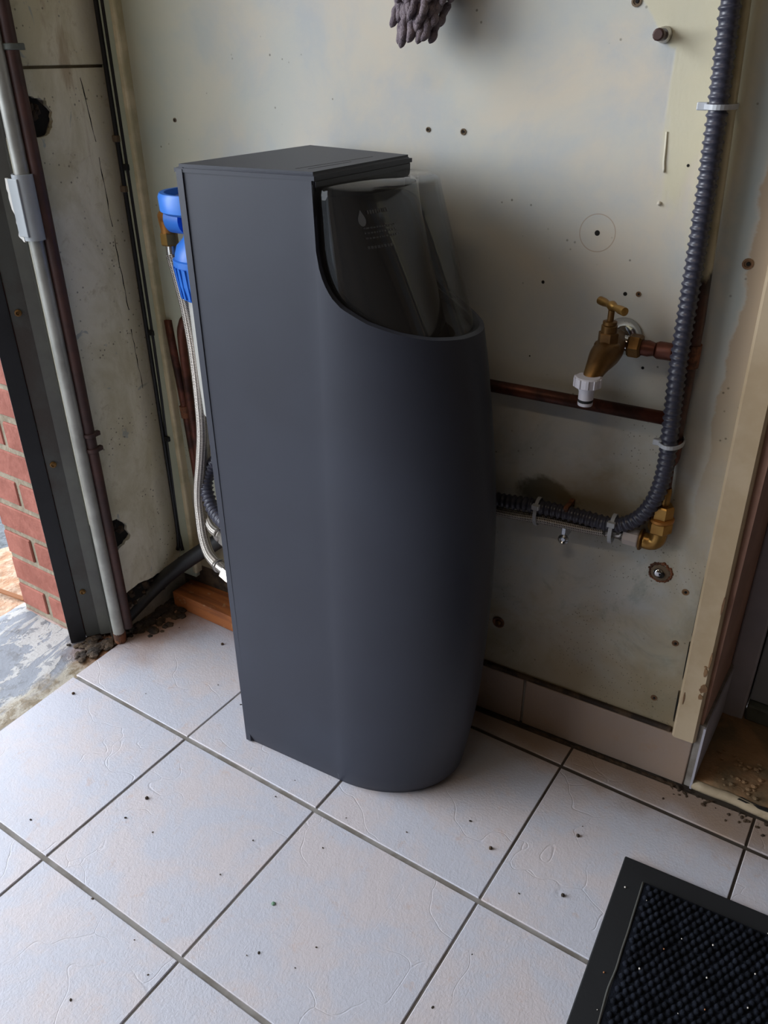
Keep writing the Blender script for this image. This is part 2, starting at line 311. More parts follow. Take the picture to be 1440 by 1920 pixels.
# ------------------------------------------------------------------ helpers
wloc = {}
def mk(name, bm, m, parent=None, kind=None, smooth=False, label=None, cat=None, group=None, mats=None, uvs=None, origin=None):
    me = bpy.data.meshes.new(name)
    bmesh.ops.recalc_face_normals(bm, faces=bm.faces)
    bm.to_mesh(me); bm.free()
    if smooth:
        for p in me.polygons: p.use_smooth = True
        if smooth is not True: me.set_sharp_from_angle(angle=R(smooth))
    me.transform(Matrix.Scale(U, 4))
    xs = [v.co for v in me.vertices]
    if origin is None:
        o3 = Vector(((min(v.x for v in xs)+max(v.x for v in xs))/2, (min(v.y for v in xs)+max(v.y for v in xs))/2, min(v.z for v in xs)))
    else: o3 = Vector(origin)*U
    me.transform(Matrix.Translation(-o3))
    for mm in (mats or [m]): me.materials.append(mm if not isinstance(mm, str) else M[mm])
    o = bpy.data.objects.new(name, me); COL.objects.link(o)
    if parent is not None: o.parent = parent; o.location = o3 - wloc[parent.name]
    else: o.location = o3
    wloc[o.name] = o3
    if kind: o['kind'] = kind
    tag(o, label, cat, group)
    return o
def tag(o, label=None, cat=None, group=None):
    if label: o['label'] = label
    if cat: o['category'] = cat
    if group: o['group'] = group
def thing(name, loc, label, cat, group=None):
    o = bpy.data.objects.new(name, None); COL.objects.link(o); o.location = Vector(loc)*U; o.empty_display_size = .05
    wloc[o.name] = Vector(loc)*U; tag(o, label, cat, group); return o
def box(bm, x0, x1, y0, y1, z0, z1, bev=0, mtx=None, seg=2):
    r = bmesh.ops.create_cube(bm, size=1); vs = r['verts']
    bmesh.ops.transform(bm, matrix=Matrix.Translation(((x0+x1)/2, (y0+y1)/2, (z0+z1)/2)) @ Matrix.Diagonal((x1-x0, y1-y0, z1-z0, 1)), verts=vs)
    if bev:
        es = list({e for v in vs for e in v.link_edges}); rr = bmesh.ops.bevel(bm, geom=es, offset=bev, segments=seg, affect='EDGES', profile=.5)
        vs = list({v for f in rr['faces'] for v in f.verts} | {v for v in vs if v.is_valid})
    if mtx is not None: bmesh.ops.transform(bm, matrix=mtx, verts=[v for v in vs if v.is_valid])
    return bm
def B(*a, **k): return box(bmesh.new(), *a, **k)
def prism(pts, z0, z1, bm=None, axis='z', bev=0, topbev=0):
    bm = bm or bmesh.new()
    f = (lambda a, b, c: (a, b, c)) if axis == 'z' else (lambda a, b, c: (c, a, b)) if axis == 'x' else (lambda a, b, c: (a, c, b))
    lo = [bm.verts.new(f(a, b, z0)) for a, b in pts]; hi = [bm.verts.new(f(a, b, z1)) for a, b in pts]
    n = len(pts); es = []
    fs = [bm.faces.new(lo), bm.faces.new(hi)] + [bm.faces.new((lo[i], lo[(i+1) % n], hi[(i+1) % n], hi[i])) for i in range(n)]
    if topbev: bmesh.ops.bevel(bm, geom=list(fs[1].edges), offset=topbev, segments=3, affect='EDGES')
    elif bev: bmesh.ops.bevel(bm, geom=list({e for ff in fs for e in ff.edges}), offset=bev, segments=2, affect='EDGES')
    elif n > 4:
        from mathutils.geometry import tessellate_polygon
        for ring in (lo, hi):
            f0 = bm.faces.get(ring)
            if f0: bm.faces.remove(f0)
            for t in tessellate_polygon([[Vector((a, b, 0)) for a, b in pts]]): bm.faces.new([ring[i] for i in t])
    return bm
def smooth_path(pts, step_=.03):
    P = [Vector(p) for p in pts]; P = [P[0]*2-P[1]] + P + [P[-1]*2-P[-2]]; out = []
    for i in range(1, len(P)-2):
        a, b, c, d = P[i-1:i+3]; n = max(2, int((c-b).length/step_))
        for k in range(n):
            t = k/n
            out.append(.5*((2*b)+(c-a)*t+(2*a-5*b+4*c-d)*t*t+(3*b-a-3*c+d)*t**3))
    out.append(P[-2]); return out
def tube(pts, r, seg=12, bm=None, rf=None, cap=True, uv=False):
    """swept round tube; r radius or rf(length, i) radius function"""
    bm = bm or bmesh.new(); P = [Vector(p) for p in pts]; rings = []; ln = 0; lens = []
    up = Vector((0, 0, 1)); t0 = (P[1]-P[0]).normalized()
    if abs(t0.dot(up)) > .9: up = Vector((1, 0, 0))
    nrm = (up - t0*up.dot(t0)).normalized()
    for i, p in enumerate(P):
        t = (P[min(i+1, len(P)-1)]-P[max(i-1, 0)]).normalized()
        nrm = (nrm - t*nrm.dot(t)).normalized(); bn = t.cross(nrm)
        if i: ln += (p-P[i-1]).length
        lens.append(ln); rad = rf(ln) if rf else r
        rings.append([bm.verts.new(p+(nrm*math.cos(2*math.pi*k/seg)+bn*math.sin(2*math.pi*k/seg))*rad) for k in range(seg)])
    ul = bm.loops.layers.uv.verify() if uv else None
    for i in range(len(rings)-1):
        for k in range(seg):
            f = bm.faces.new((rings[i][k], rings[i][(k+1) % seg], rings[i+1][(k+1) % seg], rings[i+1][k]))
            if uv:
                for lp, (a, b) in zip(f.loops, ((k, i), (k+1, i), (k+1, i+1), (k, i+1))): lp[ul].uv = (a/seg, lens[b]*U)
    if cap: bm.faces.new(rings[0]); bm.faces.new(rings[-1])
    return bm
def lathe(prof, seg=24, bm=None, mtx=None, cap=True, rot0=0):
    """prof = [(r,z)], about z, then mtx"""
    bm = bm or bmesh.new(); rings = []; new_ = []
    for r_, z_ in prof:
        ring = [bm.verts.new((r_*math.cos(rot0+2*math.pi*k/seg), r_*math.sin(rot0+2*math.pi*k/seg), z_)) for k in range(seg)]
        rings.append(ring); new_ += ring
    for a, b in zip(rings, rings[1:]):
        for k in range(seg): bm.faces.new((a[k], a[(k+1) % seg], b[(k+1) % seg], b[k]))
    if cap: bm.faces.new(rings[0]); bm.faces.new(rings[-1])
    if mtx is not None: bmesh.ops.transform(bm, matrix=mtx, verts=new_)
    return bm
TH = math.atan(.049); CW, SW = math.cos(TH), math.sin(TH)
def W(s, n, z): # wall coordinates: s along the wall, n out from it, z up
    return Vector((1.332+CW*(s-1.332)+SW*n, 1.233+SW*(s-1.332)-CW*n, z))
WM = Matrix.Translation(W(0, 0, 0)) @ Matrix(((CW, SW, 0, 0), (SW, -CW, 0, 0), (0, 0, 1, 0), (0, 0, 0, 1)))   # local (s,n,z) -> world
def aim(p, d):  # matrix taking +z to direction d at point p
    return Matrix.Translation(p) @ Vector(d).to_track_quat('Z', 'Y').to_matrix().to_4x4()
NW = Vector((SW, -CW, 0)); DW = Vector((CW, SW, 0))
def wallbox(s0, s1, n0, n1, z0, z1, bev=0): return B(s0, s1, n0, n1, z0, z1, bev=bev, mtx=WM)

# ------------------------------------------------------------------ floor of tiles
fl = mk('floor', B(-1.02, 9, -8, 1.45, -.3, -.008), 'floorgrout', kind='structure')
xs = [None, 0, .984, 1.987, 3.003, 4.0, 5.0, 6.0]; ys = [-5.02, -4.02, -3.02, -2.01, -1.006, 0, 1.026]
def tile(q, name='tile', zt=0, th=.03, parent=fl, m='tile'):
    bm = bmesh.new(); lo = [bm.verts.new((*p, zt-th)) for p in q]; hi = [bm.verts.new((*p, zt)) for p in q]
    t = bm.faces.new(hi)
    for i in range(4): bm.faces.new((lo[i], lo[(i+1) % 4], hi[(i+1) % 4], hi[i]))
    bmesh.ops.bevel(bm, geom=list(t.edges), offset=.003, segments=1, affect='EDGES')
    return mk(name, bm, m, parent)
gx, gy = .007, .0135
def leftx(y): return -.985-.1*max(-.6, min(.5, y))-.055 if y > -3 else -.985
for j in range(len(ys)):
    y0 = ys[j]+gy
    for i in range(len(xs)-1):
        last = j == len(ys)-1
        y1 = (ys[j+1]-gy) if not last else None
        jx = [random.uniform(-.003, .003) for _ in range(4)]
        xa = (lambda y: leftx(y)) if xs[i] is None else (lambda y, i=i: xs[i]+gx)
        xb = xs[i+1]-gx
        if last:
            ya = 1.203+.049*(xa(1.1)-1.332)-.04; yb = 1.203+.049*(xb-1.332)-.04
            if xs[i] is not None and xs[i] >= 3: ya, yb = 1.25, 1.25
            q = [(xa(1.1), y0), (xb, y0), (xb, yb), (xa(1.1), ya)]
        else: q = [(xa(y0), y0), (xb, y0+jx[1]*.4), (xb, y1), (xa(y1), y1+jx[2]*.4)]
        tile(q, zt=random.uniform(-.002, .002))
# caked dirt in the gap at the foot of the wall
bm = bmesh.new(); pts = [(s, W(s, .0, 0)) for s in [1.2+.05*k for k in range(30)]]
for s, p in pts:
    r_ = random.uniform(.012, .024); bmesh.ops.create_icosphere(bm, subdivisions=1, radius=1, matrix=Matrix.Translation(W(s, .045, -.012)) @ Matrix.Diagonal((.04, r_, random.uniform(.008, .016), 1)))
mk('caked_dirt', bm, 'dirt', fl, kind='stuff')
bm = bmesh.new()
for k in range(70):
    s = random.uniform(2.55, 3.3); y = 1.24-abs(random.gauss(0, .05)); r_ = random.uniform(.003, .012)
    bmesh.ops.create_icosphere(bm, subdivisions=1, radius=1, matrix=Matrix.Translation((s, y, .002)) @ Matrix.Rotation(random.random()*3, 4, 'Z') @ Matrix.Diagonal((r_*1.5, r_, r_*.5, 1)))
for k in range(45):
    x = random.uniform(-.9, 2.4); y = random.uniform(-1.6, 1.1); r_ = random.choice((.003, .004, .006))
    bmesh.ops.create_icosphere(bm, subdivisions=1, radius=1, matrix=Matrix.Translation((x, y, .002)) @ Matrix.Rotation(random.random()*3, 4, 'Z') @ Matrix.Diagonal((r_*1.5, r_, r_*.6, 1)))
for x, y in ((-.9, -.12), (.15, -.45), (-.44, .78), (2.25, .62), (2.32, .25), (1.9, .3), (1.33, 1.13)):
    bmesh.ops.create_icosphere(bm, subdivisions=1, radius=.011, matrix=Matrix.Translation((x, y, .004)))
mk('floor_grit', bm, 'dirt', kind='stuff', label='dark crumbs of grit scattered over the pale floor tiles', cat='grit')
bm = bmesh.new(); bmesh.ops.create_icosphere(bm, subdivisions=1, radius=.012, matrix=Matrix.Translation((1.16, -.56, .003)) @ Matrix.Diagonal((1, 1, .4, 1)))
mk('green_flake', bm, 'green', label='tiny green flake lying alone on the front floor tile', cat='flake')

# ------------------------------------------------------------------ threshold, outside ground
bm = bmesh.new()   # uneven threshold slab
nx, ny = 26, 110; X0, X1, Y0, Y1 = -2.06, -.97, -6.0, .9
g = [[None]*(ny+1) for _ in range(nx+1)]
for i in range(nx+1):
    for j in range(ny+1):
        x = X0+(X1-X0)*i/nx; y = Y0+(Y1-Y0)*j/ny
        z = -.012 + .006*math.sin(y*5+x*9)+random.uniform(-.004, .004)
        if x > -1.2: z = min(z, -.006)
        if x > -1.06: z = -.014
        g[i][j] = bm.verts.new((x, y, z))
for i in range(nx):
    for j in range(ny): bm.faces.new((g[i][j], g[i+1][j], g[i+1][j+1], g[i][j+1]))
for side in (g[0],):
    lo = [bm.verts.new((v.co.x, v.co.y, -.15)) for v in side]
    for k in range(len(side)-1): bm.faces.new((side[k], side[k+1], lo[k+1], lo[k]))
mk('threshold', bm, 'thresh', kind='structure', smooth=True)
mk('driveway', B(-40, -2.9, -30, 30, -.3, -.09), 'asphalt', kind='structure')
bm = bmesh.new(); n = 40
g = [[bm.verts.new((-3.0+.95*i/12, -6+8*j/90, -.055+random.uniform(-.012, .012)-.02*(i < 3))) for j in range(91)] for i in range(13)]
for i in range(12):
    for j in range(90): bm.faces.new((g[i][j], g[i+1][j], g[i+1][j+1], g[i][j+1]))
mk('gravel_strip', bm, 'gravel', kind='structure')
bm = B(-.14, .14, -.02, .02, 0, .012, bev=.004, mtx=Matrix.Translation((-2.28, .36, -.03)) @ Matrix.Rotation(R(15), 4, 'Z') @ Matrix.Rotation(R(8), 4, 'Y'))
mk('wood_splinter', bm, 'orange', label='orange splinter of wood outside beside the brick pier foot', cat='wood')

# ------------------------------------------------------------------ back wall
wb = mk('wall_back', wallbox(-.95, 2.50, -.2, 0, .30, 7.3), 'wall', kind='structure')
mk('wall_base', wallbox(-1.3, 2.62, -.2, -.004, -.1, .31), 'dirt', wb)
# pale green corner board, cream bead
mk('corner_board', wallbox(-1.12, -.965, -.1, .035, .2, 7.3, bev=.006), 'strip', wb)
mk('corner_bead', wallbox(-.975, -.935, -.02, .055, .25, 7.3, bev=.012), 'ridge', wb)
# skirting tiles
def skirt(s0, s1):
    bm = wallbox(s0, s1, .0, .03, 0.0, .335, bev=.006); return mk('skirting_tile', bm, 'tile', sk)
sk = mk('baseboard_back', wallbox(.5, 2.60, -.003, .012, 0, .33), 'grout', kind='structure')
for a, b_ in ((.60, 1.631), (1.645, 2.612)): skirt(a, b_)
mk('dirt_line', wallbox(1.0, 2.49, .0, .024, .332, .362, bev=.006), 'dirt', wb)
# vertical cream trim board
tr = mk('trim_1', None or prism([(-.066, 0), (.066, 0), (.062, .035), (.05, .05), (-.05, .05), (-.062, .035)], 0, 7, axis='z'), 'cream', kind='structure')
tr_o = tr
me = tr.data; me.transform(Matrix.Translation(Vector((0, -tr.data.vertices[0].co.y*0, 0))))
# orient along the wall, leaning a touch
tr.matrix_world = Matrix.Translation(W(2.563, .0, .338)*U) @ Matrix.Rotation(R(-.8), 4, 'Y') @ WM.to_3x3().to_4x4() @ Matrix.Translation((0, .025*U, 0))
chips = [(2.601, .72, .02, .03), (2.596, .66, .013, .02), (2.593, .83, .01, .03), (2.6, 1.25, .006, .06), (2.604, .9, .006, .05), (2.59, .86, .008, .006), (2.52, .62, .004, .04)]
for s, z, a, h in chips:
    pts = [(s+a*math.cos(t)*random.uniform(.6, 1.2), z+h*math.sin(t)*random.uniform(.6, 1.2)) for t in [k*math.pi/5 for k in range(10)]]
    bm = prism(pts, .0495, .0535, axis='y'); bmesh.ops.transform(bm, matrix=WM, verts=bm.verts)
    mk('paint_chip', bm, 'creamchip', wb)
# dark split between board and trim
for z0, z1, wd in ((1.0, 1.35, .016), (.45, .62, .008), (.75, .95, .006)):
    bm = prism([(2.487, z0), (2.487+wd*.4, z0-.05), (2.487+wd, (z0+z1)/2), (2.483, z1)], -.001, .012, axis='y'); bmesh.ops.transform(bm, matrix=WM, verts=bm.verts)
    mk('split', bm, 'darkhole', wb)
# raised paint drip
bm = tube([W(1.987, .001, 3.32), W(1.992, .002, 3.25), W(1.994, .003, 3.21), W(1.998, .003, 3.185), W(1.999, .004, 3.17)], .004, 8, rf=lambda l: .004+.010*l*.25)
bmesh.ops.create_icosphere(bm, subdivisions=2, radius=.009, matrix=Matrix.Translation(W(1.999, .003, 3.17-.12)))
mk('paint_drip', bm, 'wall', wb, smooth=True)
# small screw holes and flush screws in the board
for (s, z, r_, scr) in [(.91, 3.294, .009, 1), (1.089, 3.291, .011, 1), (1.91, 2.664, .009, 0), (1.968, 2.671, .009, 1), (1.525, 2.671, .008, 0), (1.753, 2.91, .012, 0), (2.413, 1.233, .014, 1), (2.416, .91, .014, 1), (2.367, .513, .014, 1), (2.387, 2.845, .018, 1), (1.802, 3.768, .016, 1), (-.655, 3.292, .009, 1), (2.035, 2.343, .007, 0), (1.49, 2.31, .004, 0), (2.09, 3.20, .006, 0)]:
    bm = lathe([(r_*1.25, 0), (r_*1.25, .004), (r_*.8, .0045), (r_*.75, .001)] if scr else [(r_, 0), (r_*.9, .0012)], 14, mtx=aim(W(s, 0, z), NW))
    h = mk('flush_screw' if scr else 'screw_hole', bm, 'creamchip' if scr and s > 1.9 else ('plaster' if scr else 'darkhole'), wb)
    if scr: mk('recess', lathe([(r_*.5, 0), (r_*.45, .0056)], 10, mtx=aim(W(s+.002, 0, z), NW)), 'darkhole', h)

# ------------------------------------------------------------------ reveal, door frame, sill on the right
side = mk('wall_right', prism([(2.60, 1.285), (2.64, 1.285), (2.64, 2.2), (2.4, 2.2), (2.4, 1.36), (2.60, 1.36)], .38, 7.3), 'brown', kind='structure')
wsk = mk('baseboard_right', prism([(1.275, -.0), (2.0, -.0), (2.0, .44), (1.9, .41), (1.275, .455)], 2.60, 2.655, axis='x'), 'grout', kind='structure')
mk('skirting_tile', prism([(1.262, .0), (1.97, .03), (1.97, .40), (1.262, .45)], 2.650, 2.662, axis='x'), 'lilac', wsk, label='lilac grey tile on the reveal')
mk('wall_back', B(-2.0, 9.2, 2.1, 2.3, -.1, 7.5), 'plaster', kind='structure')  # unseen backing wall, added to stop light leaking in behind the reveal
df = mk('door_1', B(2.64, 2.775, 1.93, 2.10, .02, 6.3, bev=.012), 'lilac', kind='structure')
mk('door_leaf', B(2.782, 5.3, 1.985, 2.10, .17, 6.3, bev=.008), 'doorwhite', df)
mk('weather_bar', B(2.782, 5.3, 1.94, 2.12, .045, .16, bev=.012), 'bar', df)
mk('frame_top', B(2.66, 5.4, 1.9, 2.1, 6.3, 6.5), 'lilac', df)
bm = bmesh.new(); nx, ny = 60, 20
g = [[bm.verts.new((2.655+2.75*i/nx, 1.30+.75*j/ny, .045+random.uniform(-.004, .005)+(.012*math.exp(-((i*.046-.1)**2+(j*.0375-.1)**2)*60))*random.uniform(.2, 1.6))) for j in range(ny+1)] for i in range(nx+1)]
for i in range(nx):
    for j in range(ny): bm.faces.new((g[i][j], g[i+1][j], g[i+1][j+1], g[i][j+1]))
lo = [bm.verts.new((g[i][0].co.x, 1.30, -.05)) for i in range(nx+1)]
for i in range(nx): bm.faces.new((g[i][0], g[i+1][0], lo[i+1], lo[i]))
sill = mk('door_sill', bm, 'sill', kind='structure', smooth=True)
bm = tube([(2.66+.06*k, 1.288+random.uniform(-.004, .004), .022+random.uniform(-.004, .004)) for k in range(46)], .03, 8)
mk('nosing', bm, 'nosing', sill, smooth=True)
for (x, a) in ((2.93, .045), (3.02, .07), (3.15, .04)):
    pts = [(x+a*math.cos(t)*random.uniform(.6, 1.2), 1.287+.014*math.sin(t)*random.uniform(.5, 1.3)) for t in [k*math.pi/5 for k in range(10)]]
    mk('paint_chip', prism(pts, .04, .0545), 'darkhole', sill)
bm = bmesh.new()
for k in range(46):
    x = 2.70+random.random()*.28; y = 1.33+random.random()*.28; r_ = random.uniform(.006, .02)
    bmesh.ops.create_icosphere(bm, subdivisions=1, radius=1, matrix=Matrix.Translation((x, y, .052)) @ Matrix.Diagonal((r_, r_*.8, r_*.5, 1)))
mk('rubble_lumps', bm, 'sill', sill, kind='stuff')
wr = mk('wall_back', B(5.3, 9.2, 1.24, 2.1, 0, 7.3), 'plaster', kind='structure')
mk('trim_2', B(2.5, 5.4, 1.30, 2.1, 6.5, 7.3), 'plaster', kind='structure')
# enclosing garage
mk('wall_far', B(9, 9.2, -8, 1.3, -.2, 7.3), 'plaster', kind='structure')
mk('wall_front', B(-1.5, 9.2, -8.2, -8, -.2, 7.3), 'plaster', kind='structure')
mk('ceiling', B(-2.05, 9.2, -8.2, 2.2, 7.3, 7.5), 'ceil', kind='structure')

# ------------------------------------------------------------------ left wall: pier, brick reveal, header
wl = mk('wall_left', prism([(-2.0, .314), (-1.35, .314), (-1.35, .42), (-1.22, .50), (-1.125, .50), (-1.125, 2.2), (-2.0, 2.2)], -.05, 7.3), 'mortar', kind='structure')
mk('door_header', B(-2.0, -1.16, -8, .335, 6.25, 7.3), 'plaster', wl)
mk('far_pier', B(-2.0, -1.16, -8, -6.7, -.05, 6.25), 'plaster', wl)
def rag(pts, amp=.012, sub=4):
    out = []
    for i, (p, r_) in enumerate(pts):
        q = pts[(i+1) % len(pts)][0]; out.append(p); am = min(amp, .10*math.dist(p, q))
        if r_:
            for k in range(1, sub+1):
                t = k/(sub+1); out.append((p[0]+(q[0]-p[0])*t+random.uniform(-am, am), p[1]+(q[1]-p[1])*t+random.uniform(-am, am)))
    return out
lower = rag([((.41, 3.545), 0), ((1.13, 3.545), 0), ((1.13, .36), 1), ((.865, .318), 1), ((.72, .33), 1), ((.497, .322), 1), ((.505, .43), 1), ((.50, .63), 1), ((.60, .69), 1), ((.675, .72), 1), ((.655, .83), 1), ((.60, .90), 1), ((.41, .93), 0), ((.41, 3.24), 1),
             ((.63, 3.235), 1), ((.672, 3.27), 1), ((.69, 3.345), 1), ((.655, 3.405), 1), ((.59, 3.42), 1), ((.41, 3.44), 0)], .010, 4)
mk('plaster_panel', prism(lower, -1.14, -1.095, axis='x'), 'pier', wl)
mk('plaster_panel', B(-1.14, -1.098, .41, 1.13, 3.56, 7.3, bev=.006), 'pier', wl)
for q in ([(.41, .55), (.50, .60), (.60, .68), (.69, .74), (.67, .84), (.61, .92), (.41, .94)], [(.41, 3.23), (.63, 3.23), (.70, 3.34), (.60, 3.43), (.41, 3.45)], [(.41, .20), (1.1, .20), (1.1, .40), (.41, .40)]):
    mk('cavity_shade', prism(q, -1.13, -1.118, axis='x'), 'darkhole', wl)  # dark sheets set in the openings, the shade of the hollows put in as colour
for (ya, za_, yb_, zb_) in ((.905, 3.50, .94, 3.18), (.94, 3.10, .955, 2.72), (.955, 2.66, .975, 2.22), (.97, 2.1, .985, 1.7)):
    pp = [(ya+(yb_-ya)*t+random.uniform(-.004, .004), za_+(zb_-za_)*t) for t in [k/8 for k in range(9)]]
    wd_ = [.001+.003*random.random() for _ in pp]
    mk('crack', prism([(a-c_, b_) for (a, b_), c_ in zip(pp, wd_)]+[(a+c_, b_) for (a, b_), c_ in reversed(list(zip(pp, wd_)))], -1.1, -1.0945, axis='x'), 'darkhole', wl)
bm = bmesh.new()
for (yc, zc, n_, sp) in ((.52, .86, 26, .08), (.56, 3.34, 22, .05), (.47, .45, 20, .06), (.60, .3, 26, .1), (.8, .25, 26, .12)):
    for k in range(n_):
        r_ = random.uniform(.012, .035); bmesh.ops.create_icosphere(bm, subdivisions=1, radius=1, matrix=Matrix.Translation((-1.125, yc+random.gauss(0, sp)*.6, zc+random.gauss(0, sp)*.7)) @ Matrix.Diagonal((.03, r_, r_, 1)))
mk('broken_mortar', bm, 'dirt', wl, kind='stuff')
# bricks of the reveal face (y = .30) and outer face
bh = .227; z0 = .016
for c in range(-1, 28):
    za = z0+c*bh+.021; zb = z0+(c+1)*bh-.021
    if za < -.04: za = -.04
    spans = [(-2.0, -1.707), (-1.662, -1.345)] if c % 2 == 0 else [(-2.0, -1.345)]
    for a, b_ in spans:
        dz = random.uniform(-.003, .003)
        mk('brick', B(a+random.uniform(-.004, .004), b_, .302+random.uniform(-.004, .004), .42, za+dz, zb+dz, bev=.008, seg=1), 'brickw' if c < 0 else 'brick', wl)
    for k in range(4 if c < 14 else 0):   # outer face of the pier
        ya = .43+k*.34-(0 if c % 2 == 0 else .17)
        if ya < .42: ya = .43
        mk('brick', B(-2.03, -1.9, ya, .43+(k+1)*.34-.03-(0 if c % 2 == 0 else .17), za, zb, bev=.008, seg=1), 'brick', wl)

# ------------------------------------------------------------------ garage door frame (its bands run diagonally across the reveal edge)
fr = thing('garage_door_frame', (-1.22, .33, 0), 'dark grey steel garage door frame with a black seal beside the brick pier', 'door frame')
def band(p, q, th, z0, z1, bev=.004):
    p, q = Vector((*p, 0)), Vector((*q, 0)); d = (q-p).normalized(); n = Vector((-d.y, d.x, 0))
    pts = [p, q, q+n*th, p+n*th]; return prism([(v.x, v.y) for v in pts], z0, z1, bev=bev)
mk('rubber_seal', band((-1.335, .205), (-1.285, .295), .05, 0, 6.3), 'black_frame', fr)
ch = mk('steel_channel', band((-1.285, .300), (-1.228, .385), .04, 0.02, 6.3), 'chan', fr)
mk('steel_lip', band((-1.222, .372), (-1.172, .43), .05, 0.02, 6.3), 'chan2', fr)
mk('groove', band((-1.18, .43), (-1.13, .455), .03, .0, 6.3), 'chan', fr, label='dark blue grey groove')
mk('inner_flange', band((-1.135, .40), (-1.12, .45), .012, .0, 6.3), 'chan2', fr)
for z in (2.33, 1.37, .40):
    s_ = mk('frame_screw', lathe([(.02, 0), (.02, .008), (.012, .012), (.008, .006)], 14, mtx=aim((-1.262, .335, z), (.83, -.56, 0))), 'brassdull', ch)
# round guide rail, clip, rust pipe
mk('guide_rail', tube([(-1.072, .42, .04), (-1.072, .42, 3), (-1.072, .42, 6.2)], .04, 16), 'railm', smooth=40, label='pale grey round guide rail standing in front of the rust brown pipe', cat='rail')
rl = COL.objects['guide_rail']
mk('rusted_foot', lathe([(.042, 0), (.043, .07), (.040, .08)], 14, mtx=Matrix.Translation((-1.072, .42, -.0))), 'rust', rl, smooth=40)
cl = thing('pipe_clip', (-1.075, .36, 2.76), 'broken grey plastic sleeve clipped on the guide rail', 'clip')
mk('sleeve', lathe([(.056, 0), (.056, .33), (.049, .33), (.049, 0)], 14, mtx=Matrix.Translation((-1.066, .415, 2.74)), cap=False), 'clipm', cl, smooth=40)
pts = rag([((-1.14, 2.76), 1), ((-1.095, 2.73), 0), ((-1.095, 3.04), 0), ((-1.15, 3.05), 1), ((-1.155, 2.95), 1), ((-1.13, 2.85), 1)], .006, 3)
mk('torn_edge', prism(pts, .365, .378, axis='y'), 'clipw', cl)
mk('sleeve_tab', B(-1.12, -1.04, .355, .372, 2.76, 3.05, bev=.004), 'clipm', cl)
rp = thing('waste_pipe', (-1.02, .47, .1), 'rust brown vertical pipe between guide rail and cream pier', 'pipe')
mk('pipe', tube([(-1.04, .478, .10), (-1.035, .478, 1.5), (-1.03, .478, 3), (-1.03, .478, 6.5)], .034, 16), 'rustpipe', rp, smooth=40)
for z in (3.63, 1.56, 1.46):
    mk('collar', lathe([(.036, 0), (.042, .004), (.042, .026), (.036, .03)], 16, mtx=Matrix.Translation((-1.033, .478, z))), 'bar' if z > 3 else 'rustpipe', rp, smooth=40)
    mk('bracket', B(-1.03, -1.0, .495, .535, z, z+.03, bev=.005), 'bar' if z > 3 else 'rustpipe', rp)
# corner cables
for (x, y, nm) in ((-1.075, 1.075, 'black cable in the corner, nearest the pier'), (-1.035, 1.085, 'thin black cable clipped to the green corner board')):
    P_ = [(x, y, 6.5), (x, y, 3.8), (x, y, 2.0), (x+(.0 if y < 1.08 else -.02), y, 1.2), (x+(0 if y < 1.08 else -.035), y-.002, .55), (x-.01, y-.02, .42)]
    c_ = mk('cable', tube(smooth_path(P_, .15), .0145 if y < 1.08 else .0125, 10), 'cable', smooth=True, label=nm, cat='cable', group='black cables in the left corner')
    for z in ((3.17, 2.9) if y < 1.08 else (3.02, 2.04, 1.3)):
        mk('cable_clip', B(x-.022, x+.018, y-.02, y+.03, z, z+.035, bev=.005), 'cable' if y > 1.08 else 'plaster', c_)
# black plastic pipe low in the corner and cobwebby dirt
mk('drain_pipe', tube(smooth_path([(-.2, 1.14, .86), (-.5, 1.12, .74), (-.72, 1.04, .58), (-.98, .93, .36), (-1.12, .80, .2), (-1.16, .55, .08)], .05), .055, 14), 'pipeblk', smooth=True, label='black plastic pipe slanting down into the dirty left corner', cat='pipe')
bm = bmesh.new()
for k in range(120):
    t = random.random(); r_ = random.uniform(.006, .022)
    bmesh.ops.create_icosphere(bm, subdivisions=1, radius=1, matrix=Matrix.Translation((-1.13+.08*random.random(), .45+.65*t, .0+random.uniform(-.005, .008))) @ Matrix.Diagonal((r_*1.4, r_, r_*.6, 1)))
for k in range(26):
    r_ = random.uniform(.012, .04)
    bmesh.ops.create_icosphere(bm, subdivisions=1, radius=1, matrix=Matrix.Translation((-1.29+.2*random.random(), .20+.18*random.random(), .005)) @ Matrix.Rotation(random.random()*3, 4, 'Z') @ Matrix.Diagonal((r_*1.5, r_, r_*.4, 1)))
for k in range(170):
    r_ = random.uniform(.01, .035); x = -1.12+abs(random.gauss(0, .09)); y = random.uniform(.55, 1.18)
    bmesh.ops.create_icosphere(bm, subdivisions=1, radius=1, matrix=Matrix.Translation((x, y, random.uniform(-.01, .01+.06*max(0, -1.02-x)))) @ Matrix.Diagonal((r_*1.4, r_*1.2, r_*.5, 1)))
for k in range(40):
    r_ = random.uniform(.008, .028)
    bmesh.ops.create_icosphere(bm, subdivisions=1, radius=1, matrix=Matrix.Translation((-1.2+random.gauss(0, .07), .12+.35*random.random(), .002)) @ Matrix.Rotation(random.random()*3, 4, 'Z') @ Matrix.Diagonal((r_*1.5, r_, r_*.4, 1)))
mk('corner_debris', bm, 'dirt', kind='stuff', label='dark crumbled dirt along the foot of the pier and door frame', cat='debris')
# timber block
bm = B(-1.06, .20, .925, 1.165, .0, .13, bev=.006)
mk('timber_block', bm, 'wood', label='reddish brown timber block on the tiles behind the grey cabinet', cat='wood')

